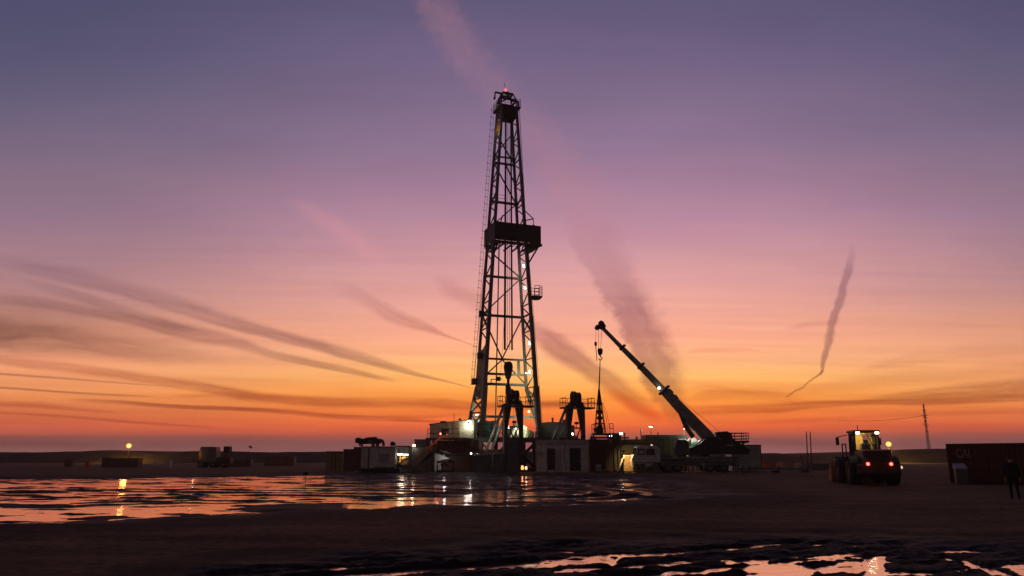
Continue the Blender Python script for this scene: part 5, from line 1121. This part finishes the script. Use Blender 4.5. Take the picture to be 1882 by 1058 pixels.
for s in (-1, 1):
    b = MB(); b.lathe([(.02, -.05), (.08, -.045), (.09, .02), (.09, .06)], 14, (s * .66, -.14, 1.33), 'y'); tl = b.build('tail_light', 'L_tail', lo_)
    b = MB(); b.lathe([(.092, -.03), (.135, -.02), (.135, .05), (.092, .05)], 14, (s * .66, -.12, 1.33), 'y'); b.build('halo_ring', 'redhalo', tl)  # glowing ring stands in for the red halo around the lamp
    light(lo_, (s * .66, -.55, 1.36), 2.0, (1, .06, .04), .06)
    fd = MB(); pts = [(1.75 + 1.02 * math.cos(a), WR + 1.02 * math.sin(a)) for a in [R(x) for x in (20, 45, 70, 95, 120, 145, 165)]]
    for (y0, z0_), (y1, z1_) in zip(pts[:-1], pts[1:]): fd.bar((s * 1.12, y0, z0_), (s * 1.12, y1, z1_), .66, .05)
    fd.build('mudguard', 'black', lo_)
    fd = MB(); pts = [(5.05 + 1.0 * math.cos(a), WR + 1.0 * math.sin(a)) for a in [R(x) for x in (60, 85, 110, 135, 160)]]
    for (y0, z0_), (y1, z1_) in zip(pts[:-1], pts[1:]): fd.bar((s * 1.12, y0, z0_), (s * 1.12, y1, z1_), .6, .05)
    fd.build('mudguard', 'black', lo_)
b = MB(); b.lathe([(.02, -.04), (.10, -.03), (.10, .03), (.02, .04)], 12, (1.42, .7, 1.12), 'y'); b.build('side_lamp', 'L_dim', lo_)
# cab
cab_z0, cab_z1 = 1.35, 3.30; xa, xb, ya, yb = -.78, .78, 2.3, 3.95
b = MB()
b.bb(xa, xb, ya, yb, cab_z0, cab_z0 + .1)
b.bb(xa, xb, ya, ya + .07, cab_z0 + .1, 2.22)
for s in (-1, 1):
    x = s * .76; b.bb(x - .03, x + .03, ya, yb, cab_z0 + .1, 1.75); 
    b.bar((s * .74, ya + .04, 2.2), (s * .70, ya + .16, cab_z1), .10); b.bar((s * .74, yb - .04, 1.7), (s * .70, yb - .1, cab_z1), .10); b.bar((s * .74, 3.15, 1.7), (s * .70, 3.1, cab_z1), .07)
b.bb(xa, xb, yb - .07, yb, cab_z0 + .1, 1.9); cabo = b.build('cab_frame', 'black', lo_)
b = MB(); b.prism([(ya - .12, cab_z1), (yb + .15, cab_z1), (yb + .1, cab_z1 + .16), (ya - .05, cab_z1 + .16)], -.82, .82, 'x'); b.build('cab_roof', 'dgrey', lo_, .04)
b = MB(); b.bb(xa + .07, xb - .07, ya + .08, yb - .08, cab_z1 - .06, cab_z1 - .01); b.bb(xa + .08, -.10, yb - .14, yb - .09, 1.9, cab_z1 - .1); b.bb(.45, xb - .08, yb - .14, yb - .09, 1.9, cab_z1 - .25); b.bb(-.1, .10, yb - .14, yb - .09, 2.55, cab_z1 - .1); b.build('light_catch_lining', 'cabin_in', cabo)  # panels across the front window are added to catch the cab light
b = MB(); b.bb(xa + .1, xb - .1, ya + .03, ya + .04, 2.24, cab_z1 - .04); b.build('rear_window', 'glass', cabo)
for s in (-1, 1): b = MB(); b.bb(s * .735 - .005, s * .735 + .005, ya + .12, yb - .12, 1.78, cab_z1 - .04); b.build('side_window', 'glass', cabo)
b = MB(); b.bb(-.28, .28, 2.75, 3.15, 1.45, 1.85); b.prism([(2.62, 1.8), (2.78, 1.8), (2.70, 2.62), (2.56, 2.6)], -.26, .26, 'x'); b.bb(-.14, .14, 2.56, 2.68, 2.62, 2.84); b.build('seat', 'seat', cabo, .03)
b = MB(); b.tube((0, 3.6, 1.5), (0, 3.4, 2.15), .04); b.path([(.2 * math.cos(a), 3.38 + .06 * math.sin(a), 2.15 + .19 * math.sin(a)) for a in [2 * math.pi * i / 14 for i in range(15)]], .018, 6); b.build('steering_wheel', 'black', cabo)
b = MB(); b.bar((.05, 2.42, 3.2), (.42, 2.42, 2.3), .05); b.bar((.42, 2.42, 2.28), (.72, 2.42, 2.28), .04); b.build('wiper', 'black', cabo)
light(lo_, (-.15, 3.1, 2.95), 26, (1, .66, .22), .12)
for s in (-1, 1):
    b = MB(); b.box(s * .58, ya - .22, cab_z1 - .02, .25, .13, .17); wl = b.build('roof_lamp', 'black', lo_)
    b = MB(); b.box(s * .58, ya - .30, cab_z1 - .03, .22, .03, .14); b.build('lens', 'L_white', wl)
    light(lo_, (s * .58, ya - .36, cab_z1 - .06), 12, (1, .88, .6), .08, 120, (s * .58, ya - 4.0, 1.0))
b = MB(); b.tube((-.35, 2.9, cab_z1 + .14), (-.35, 2.9, cab_z1 + .5), .025); b.build('aerial', 'black', lo_)
b = MB(); b.tube((.2, 1.2, 2.1), (.2, 1.2, 2.55), .06); b.build('exhaust', 'black', lo_)
# left-hand handrail and mirror by the cab steps
b = MB(); b.path([(-1.15, 3.1, 1.75), (-1.15, 3.1, 2.58), (-1.2, 3.9, 2.58), (-1.2, 3.9, 1.75)], .045, 6); b.build('handrail', 'black', lo_)
b = MB(); b.bar((-.8, 3.9, 3.2), (-1.45, 4.0, 3.05), .05); b.box(-1.45, 4.0, 2.78, .20, .06, .52); b.build('mirror', 'black', lo_)
b = MB(); b.bar((.8, 3.9, 3.1), (1.2, 4.0, 3.0), .04); b.box(1.2, 4.0, 2.75, .18, .06, .45); b.build('mirror', 'black', lo_)
b = MB()
for i in range(3): b.bb(-1.25, -.85, 2.95, 3.45, .55 + i * .38, .6 + i * .38)
b.build('cab_step', 'black', lo_)
# loader arms and bucket
for s in (-1, 1):
    b = MB(); b.prism([(4.1, 1.7), (4.4, 1.95), (5.6, 1.55), (6.9, .75), (6.75, .45), (5.4, 1.1), (4.2, 1.45)], s * .45 - .09, s * .45 + .09, 'x'); b.build('lift_arm', 'yellow', lo_, .02)
b = MB(); b.prism([(4.0, 1.1), (4.6, 1.1), (4.6, 2.05), (4.1, 2.15)], -.42, .42, 'x'); b.bar((0, 4.4, 2.0), (0, 5.7, 1.9), .18); b.bar((-.1, 5.5, 2.45), (.1, 6.3, 1.0), .18); b.build('bell_crank', 'black', lo_)
b = MB()
pb = [(6.75, .15), (6.6, .55), (6.62, 1.15), (6.85, 1.45), (6.95, 1.45), (6.75, 1.1), (6.75, .6), (6.9, .28), (7.9, .12), (7.9, .05), (6.9, .06)]
b.prism(pb, -1.45, 1.45, 'x')
for s in (-1, 1): b.prism([(6.7, .12), (6.7, 1.2), (6.95, 1.42), (7.85, .12)], s * 1.47 - .03, s * 1.47 + .03, 'x')
fixn(b.build('bucket', 'yellow', lo_, .02))
for yy in (1.75, 5.05):
    b = MB(); b.tube((-1.0, yy, WR), (1.0, yy, WR), .2, n=10); b.build('axle', 'black', lo_)

# ================================================================== red shipping container, right edge
def shipping_container(name, loc, rz, L, Wd, H, m, label, cat):
    t = thing(name, loc, rz, label, cat)
    b = MB()
    n = int(L / .28); xs = []
    for i in range(n + 1):
        x = .12 + (L - .24) * i / n; xs += [(x - .07, .04), (x - .0, .0), (x + .07, .0), (x + .14, .04)]
    xs = [(x, d_) for x, d_ in xs if .1 <= x <= L - .1]
    for side in (0, 1):
        o = len(b.v)
        for x, d_ in xs:
            y = d_ if side == 0 else Wd - d_
            b.v += [(x, y, .2), (x, y, H - .1)]
        for i in range(len(xs) - 1):
            f = (o + 2 * i, o + 2 * i + 2, o + 2 * i + 3, o + 2 * i + 1); b.f.append(f if side == 0 else f[::-1]); b.sm.append(False)
    b.bb(.08, L - .08, .06, Wd - .06, .14, .2); b.bb(.05, L - .05, .05, Wd - .05, H - .08, H - .03); b.bb(.05, .12, .06, Wd - .06, .2, H - .08); b.bb(L - .12, L - .05, .06, Wd - .06, .2, H - .08)
    b.build('wall', m, t)
    b = MB()
    for x in (.06, L - .06):
        for y in (.03, Wd - .03): b.bb(x - .08, x + .08, y - .07, y + .07, 0, H)
    for y in (.0, Wd): b.bb(.14, L - .14, y - .05, y + .06, H - .14, H); b.bb(.14, L - .14, y - .05, y + .06, .02, .2)
    b.build('corner_frame', m, t)
    return t
c0 = P(1748, 888, 52.0)
ct = shipping_container('shipping_container', (c0.x, 52.0, .02), R(-52), 12.2, 2.44, 2.62, 'red', 'dark red corrugated shipping container with faded pale lettering, cut off by the right edge', 'container')
fc = bpy.data.curves.new('lettering', 'FONT'); fc.body = 'CAI'; fc.size = .80; fc.extrude = .004; fc.space_character = .95
tmp = bpy.data.objects.new('lettering', fc); col.objects.link(tmp); bpy.context.view_layer.update()
me = bpy.data.meshes.new_from_object(tmp.evaluated_get(bpy.context.evaluated_depsgraph_get())); bpy.data.objects.remove(tmp)
tx = bpy.data.objects.new('lettering', me); col.objects.link(tx); tx.parent = ct; tx.scale = (.72, 1, 1); tx.location = (.55, -.03, 1.70); tx.rotation_euler = (R(90), 0, 0); me.materials.clear(); me.materials.append(M['pale'])
b = MB(); b.bb(5.2, 6.4, -.06, -.02, .25, 2.1); b.build('door', 'redsteel', ct)
gb = thing('power_unit', P(1770, 887, 50.2), R(-20), 'small grey slant-topped electric cabinet before the red container', 'cabinet'); gb.location.z = 0
b = MB(); b.prism([(-.34, 0), (.34, 0), (.34, 1.0), (-.34, 1.0)], 0, .6); b.build('casing', 'dgrey', gb)
b = MB(); b.add([(-.37, -.06, .98), (.37, -.06, .98), (.37, .66, 1.32), (-.37, .66, 1.32), (-.37, .66, .98), (.37, .66, .98)], [(0, 1, 2, 3), (0, 3, 4), (1, 5, 2), (0, 4, 5, 1), (4, 3, 2, 5)]); b.build('lid', 'grey', gb)

# ================================================================== person at the right edge
def make_person():
    g = G(1867, 918); t = thing('person', (g.x, g.y, 0), R(-25), 'person in dark jacket and trousers walking away at the right edge, before the red container', 'person')
    J = {}; V = []; E = []; Rr = []
    def v(name, co, r, par=None):
        J[name] = len(V); V.append(co); Rr.append(r)
        if par: E.append((J[par], J[name]))
    # facing +y, mid stride, arms hanging
    v('pelvis', (0, 0, .96), (.155, .115)); v('waist', (0, .01, 1.10), (.14, .105), 'pelvis'); v('chest', (0, .02, 1.30), (.17, .12), 'waist'); v('neck0', (0, .02, 1.47), (.10, .085), 'chest'); v('neck', (0, .03, 1.54), (.058, .058), 'neck0')
    v('head0', (0, .045, 1.62), (.075, .085), 'neck'); v('head1', (0, .05, 1.70), (.08, .098), 'head0'); v('head2', (0, .045, 1.775), (.055, .065), 'head1')
    for s, n in ((-1, 'l'), (1, 'r')):
        f = 1 if s < 0 else -1
        v(n + 'sh', (s * .19, .02, 1.43), (.075, .075), 'neck0'); v(n + 'ua', (s * .245, -.02 * f, 1.28), (.058, .06), n + 'sh'); v(n + 'el', (s * .27, -.05 * f, 1.14), (.048, .05), n + 'ua'); v(n + 'wr', (s * .275, .06 - .06 * f, .90), (.036, .03), n + 'el')
        v(n + 'pm', (s * .272, .08 - .06 * f, .82), (.022, .042), n + 'wr')
        for k, (dy, ln) in enumerate(((-.03, .07), (-.01, .085), (.012, .08), (.03, .06))):
            v(f'{n}f{k}a', (s * .27, .085 - .06 * f + dy, .775), (.010, .010), n + 'pm'); v(f'{n}f{k}b', (s * .26, .095 - .06 * f + dy, .775 - ln), (.008, .008), f'{n}f{k}a')
        v(n + 'ta', (s * .25, .125 - .06 * f, .80), (.011, .011), n + 'pm'); v(n + 'tb', (s * .245, .14 - .06 * f, .755), (.009, .009), n + 'ta')
        v(n + 'hip', (s * .095, 0, .90), (.10, .105), 'pelvis'); v(n + 'th', (s * .10, .08 * f, .68), (.085, .09), n + 'hip'); v(n + 'kn', (s * .10, .16 * f if f > 0 else -.06, .49), (.062, .065), n + 'th')
        v(n + 'ca', (s * .10, .17 * f if f > 0 else -.16, .31), (.058, .062), n + 'kn'); v(n + 'an', (s * .10, .19 * f if f > 0 else -.26, .10 if f > 0 else .13), (.042, .045), n + 'ca')
        v(n + 'he', (s * .10, .18 if f > 0 else -.27, .045 if f > 0 else .07), (.04, .04), n + 'an'); v(n + 'to', (s * .11, .40 if f > 0 else -.07, .035 if f > 0 else .035), (.042, .032), n + 'he')
    me = bpy.data.meshes.new('body'); me.from_pydata(V, E, []); o = bpy.data.objects.new('body', me); col.objects.link(o)
    sk = o.modifiers.new('s', 'SKIN'); sk.use_smooth_shade = True
    for i, d in enumerate(me.skin_vertices[0].data): d.radius = Rr[i]; d.use_root = (i == 0)
    su = o.modifiers.new('u', 'SUBSURF'); su.levels = 1; su.render_levels = 1
    bpy.context.view_layer.update()
    m2 = bpy.data.meshes.new_from_object(o.evaluated_get(bpy.context.evaluated_depsgraph_get())); bpy.data.objects.remove(o)
    b_ = bpy.data.objects.new('body', m2); col.objects.link(b_); b_.parent = t
    m2.materials.clear()
    for k in ('skin', 'cloth2', 'rubber'): m2.materials.append(M[k])
    for p_ in m2.polygons:
        z = p_.center.z; x = abs(p_.center.x); p_.use_smooth = True
        p_.material_index = 0 if z > 1.5 or (x > .2 and z < .92) else 2 if z < .13 else 1
    # jacket: follows the torso and arms just outside the body
    def shell(name, keep, off, m):
        vs = {}; mesh_v = []; fs = []
        for p_ in m2.polygons:
            if keep(p_.center):
                f = []
                for i in p_.vertices:
                    if i not in vs: vs[i] = len(mesh_v); q = m2.vertices[i]; mesh_v.append(q.co + q.normal * off)
                    f.append(vs[i])
                fs.append(f)
        b = MB(); b.add(mesh_v, fs, True); o = b.build(name, m, t); so = o.modifiers.new('thick', 'SOLIDIFY'); so.thickness = .012; so.offset = -1
    shell('jacket', lambda c: .86 < c.z < 1.52 and not (abs(c.x) > .2 and c.z < .93), .022, 'cloth')
    shell('hair', lambda c: c.z > 1.665 and c.y < .085 or c.z > 1.75, .014, 'hair')
    b = MB(); b.lathe([(.001, -.02), (.018, -.005), (.02, .01), (.008, .03)], 8, (0, .148, 1.69), 'z'); b.build('nose', 'skin', t)
    for s in (-1, 1):
        b = MB(); b.ball((s * .032, .135, 1.715), .012, 8); b.build('eye', 'white', t)
        b = MB(); b.ball((s * .083, .05, 1.70), .022, 8, 1.5); b.build('ear', 'skin', t)
    b = MB(); b.bar((-.025, .142, 1.655), (.025, .142, 1.655), .008, .008); b.build('mouth', 'redsteel', t)
    return t
make_person()

# ================================================================== far off
py_ = thing('pylon', (xp(1709, 838, 620), 620, 0), R(25), 'tall lattice power pylon far off above the spoil bank, left of the red container', 'pylon')
zt = P(941, 742, 620).z
b = MB()
for sx_ in (-1, 1):
    for sy in (-1, 1): b.bar((sx_ * 1.05, sy * 1.05, 0), (sx_ * .3, sy * .3, zt), .17)
n_ = 11
for i in range(n_):
    t0, t1 = i / n_, (i + 1) / n_; z0, z1 = zt * t0, zt * t1; w0, w1 = 1.05 - .75 * t0, 1.05 - .75 * t1
    for a, c in (((-1, -1), (1, -1)), ((1, -1), (1, 1)), ((1, 1), (-1, 1)), ((-1, 1), (-1, -1))):
        b.bar((a[0] * w0, a[1] * w0, z0), (c[0] * w1, c[1] * w1, z1), .18); b.bar((a[0] * w1, a[1] * w1, z1), (c[0] * w1, c[1] * w1, z1), .16)
b.build('lattice', 'steel', py_)
for py, l in ((754, 2.6), (763, 4.6), (768, 3.6), (780, 4.4)):
    z = P(941, py, 620).z; b = MB(); b.bar((-l, 0, z), (l, 0, z), .26, .26); b.bar((-l, 0, z), (0, 0, z + 1.4), .12); b.bar((l, 0, z), (0, 0, z + 1.4), .12); b.build('cross_arm', 'steel', py_)
q0 = W(1703, 763, 620); q1 = W(1540, 772, 900); n_ = 16; b = MB(); pts = []
for i in range(n_ + 1): t = i / n_; c = q0.lerp(q1, t); c.z -= 10 * t * (1 - t); pts.append(c - py_.location)
rinv = Matrix.Rotation(R(-25), 3, 'Z'); b.path([rinv @ c for c in pts], .16, 4); b.build('power_line', 'cable', py_)

def street_lamp(px, py, Y, label, m, w, rad, color):
    p_ = W(px, py, Y); t = thing('street_lamp', (p_.x, Y, 0), 0, label, 'street lamp', 'sodium street lamps along the far bank')
    b = MB(); b.tube((0, .3, -.2), (0, .3, p_.z + .2), .11, .08); b.bar((0, .3, p_.z + .2), (0, -.1, p_.z + .35), .1); b.build('pole', 'steel', t)
    b = MB(); b.box(0, .15, p_.z + .3, .3, .5, .12); b.build('lamp_arm', 'black', t)
    b = MB(); b.ball((0, -.05, p_.z), rad, 14, .95); b.build('lamp_globe', m, t)
    light(t, (0, -.9, p_.z - .3), w * .25, color, rad); light(t, (5.5 * p_.x / Y, 5.5, p_.z + .1), w * 1.3, color, rad * .5); return t  # second light is added behind the globe to brighten the far bank
street_lamp(237, 819, 196, 'glowing yellow street lamp alone on the far bank at the left', 'L_sod', 2600, .72, (1, .55, .1))
t = street_lamp(1633, 816, 196, 'glowing amber street lamp just right of the loader\'s cab', 'L_sod', 3800, .76, (1, .6, .12))
b = MB(); b.box(0, .3, W(1633, 826, 196).z, .7, .4, .8); b.tube((.9, .6, 0), (.9, .6, W(1633, 822, 196).z), .08); b.build('meter_box', 'steel', t)

# tank truck and plant on the left skyline
tt = thing('tank_truck', (xp(384, 850, 120), 120, 0), R(4), 'dark boxy truck alone on the skyline left of the rig, orange glint on its side', 'truck')
def tx_(px): return (px - 384) / 1340 * 120 * .99
def tz(py): return P(941, py, 120).z
b = MB(); b.prism([(tx_(369.5), .9), (tx_(399), .9), (tx_(399), tz(829)), (tx_(397.5), tz(821)), (tx_(372), tz(821)), (tx_(370), tz(824))], -1.2, 1.2); bd = b.build('body', 'dgrey', tt, .05)
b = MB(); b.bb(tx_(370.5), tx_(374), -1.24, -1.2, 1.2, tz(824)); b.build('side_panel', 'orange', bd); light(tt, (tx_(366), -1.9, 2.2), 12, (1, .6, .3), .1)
b = MB(); b.bb(tx_(368), tx_(424), -1.0, 1.0, .6, .9); b.bb(tx_(402), tx_(424), -1.1, 1.1, .9, 1.6); b.build('chassis', 'black', tt)
b = MB(); b.bb(tx_(410), tx_(420), -.7, .7, 2.35, tz(820)); b.bar((tx_(409), 0, 1.6), (tx_(409), 0, tz(820)), .1); b.bar((tx_(422), 0, 1.6), (tx_(422), 0, tz(823)), .1); b.bar((tx_(414), 0, 1.6), (tx_(414), 0, 2.4), .2); b.build('loading_gear', 'black', tt)
for px in (374, 394, 412):
    for y in (-1.0, 1.0): wheel(tt, tx_(px), y, .5, .35, side=-1 if y < 0 else 1)
for px, py, Y, hh, ww, m, lab in ((162, 848, 118, 1.0, .45, 'orange', 'small upright orange box standing in for a far light, leftmost of three on the far pad'), (288, 840, 150, .5, .5, 'white', 'small pale cube standing in for a far light, left of the upright cream box'), (312, 848, 118, 1.1, .5, 'cream', 'small upright cream box standing in for a far light, left of the dark truck'), (196, 846, 130, 1.6, 1.2, 'tan', 'dim tan crate on the far pad under the yellow street lamp'), (128, 846, 130, 1.2, 1.4, 'brown', 'dim brown crate, leftmost on the far pad')):
    t = thing('crate', (xp(px, py, Y), Y, 0), 0, lab, 'box')  # the first three painted boxes stand in for small distant lights
    b = MB(); b.bb(-ww / 2, ww / 2, -.3, .3, 0, hh); b.build('box_body', m, t)
    b = MB(); b.bb(-ww / 2 - .05, ww / 2 + .05, -.34, .34, hh, hh + .1); b.build('box_lid', m, t)
for px, y, wd_, hh, lab in ((440, 130, 4.5, 1.2, 'long low grey crate right of the dark truck'), (515, 140, 5.5, 1.6, 'dim wide crate midway between the dark truck and the tan container'), (225, 125, 6.0, 1.4, 'long low dark crate under the yellow street lamp')):
    t = thing('crate', (xp(px, 848, y), y, 0), 0, lab, 'crate'); b = MB(); b.bb(-wd_ / 2, wd_ / 2, -.8, .8, 0, hh); b.build('box_body', 'brown', t); b = MB(); b.bb(-wd_ / 2 - .05, wd_ / 2 + .05, -.85, .85, hh, hh + .08); b.build('box_lid', 'brown', t)
wv = thing('wind_sock', (xp(457, 838, 160), 160, 0), 0, 'tiny dark windsock on a thin mast above the left bank', 'windsock')
zz = P(941, 819, 160).z; b = MB(); b.tube((0, 0, 0), (0, 0, zz), .02, n=5); b.build('pole', 'steel', wv); b = MB(); b.tube((0, 0, zz - .1), (.55, 0, zz - .45), .25, .16, 10); b.build('sock', 'brown', wv)
po = thing('stake', tuple(G(561, 889, WZ)), 0, 'thin stake with a dark lump on top standing in the flooded mud', 'stake')
b = MB(); b.tube((0, 0, -.2), (0, 0, .62), .02, n=5); b.build('stick', 'black', po); b = MB(); b.ball((0, 0, .72), .22, 10, .6); b.build('rag', 'black', po)
def build_haze():
    b = MB(); b.bb(-900, 900, -75, 960, -1.6, 60)
    o = b.build('haze', 'steel'); o.data.materials.clear()
    m = bpy.data.materials.new('haze_air'); m.use_nodes = True; t = m.node_tree; t.nodes.clear()
    v = t.nodes.new('ShaderNodeVolumePrincipled'); v.inputs['Color'].default_value = (.92, .80, .74, 1); v.inputs['Density'].default_value = HZ; v.inputs['Anisotropy'].default_value = .6
    out = t.nodes.new('ShaderNodeOutputMaterial'); t.links.new(v.outputs[0], out.inputs['Volume'])
    o.data.materials.append(m); tag(o, kind='stuff')
HZ = .0003
build_haze()
sc.cycles.volume_bounces = 0
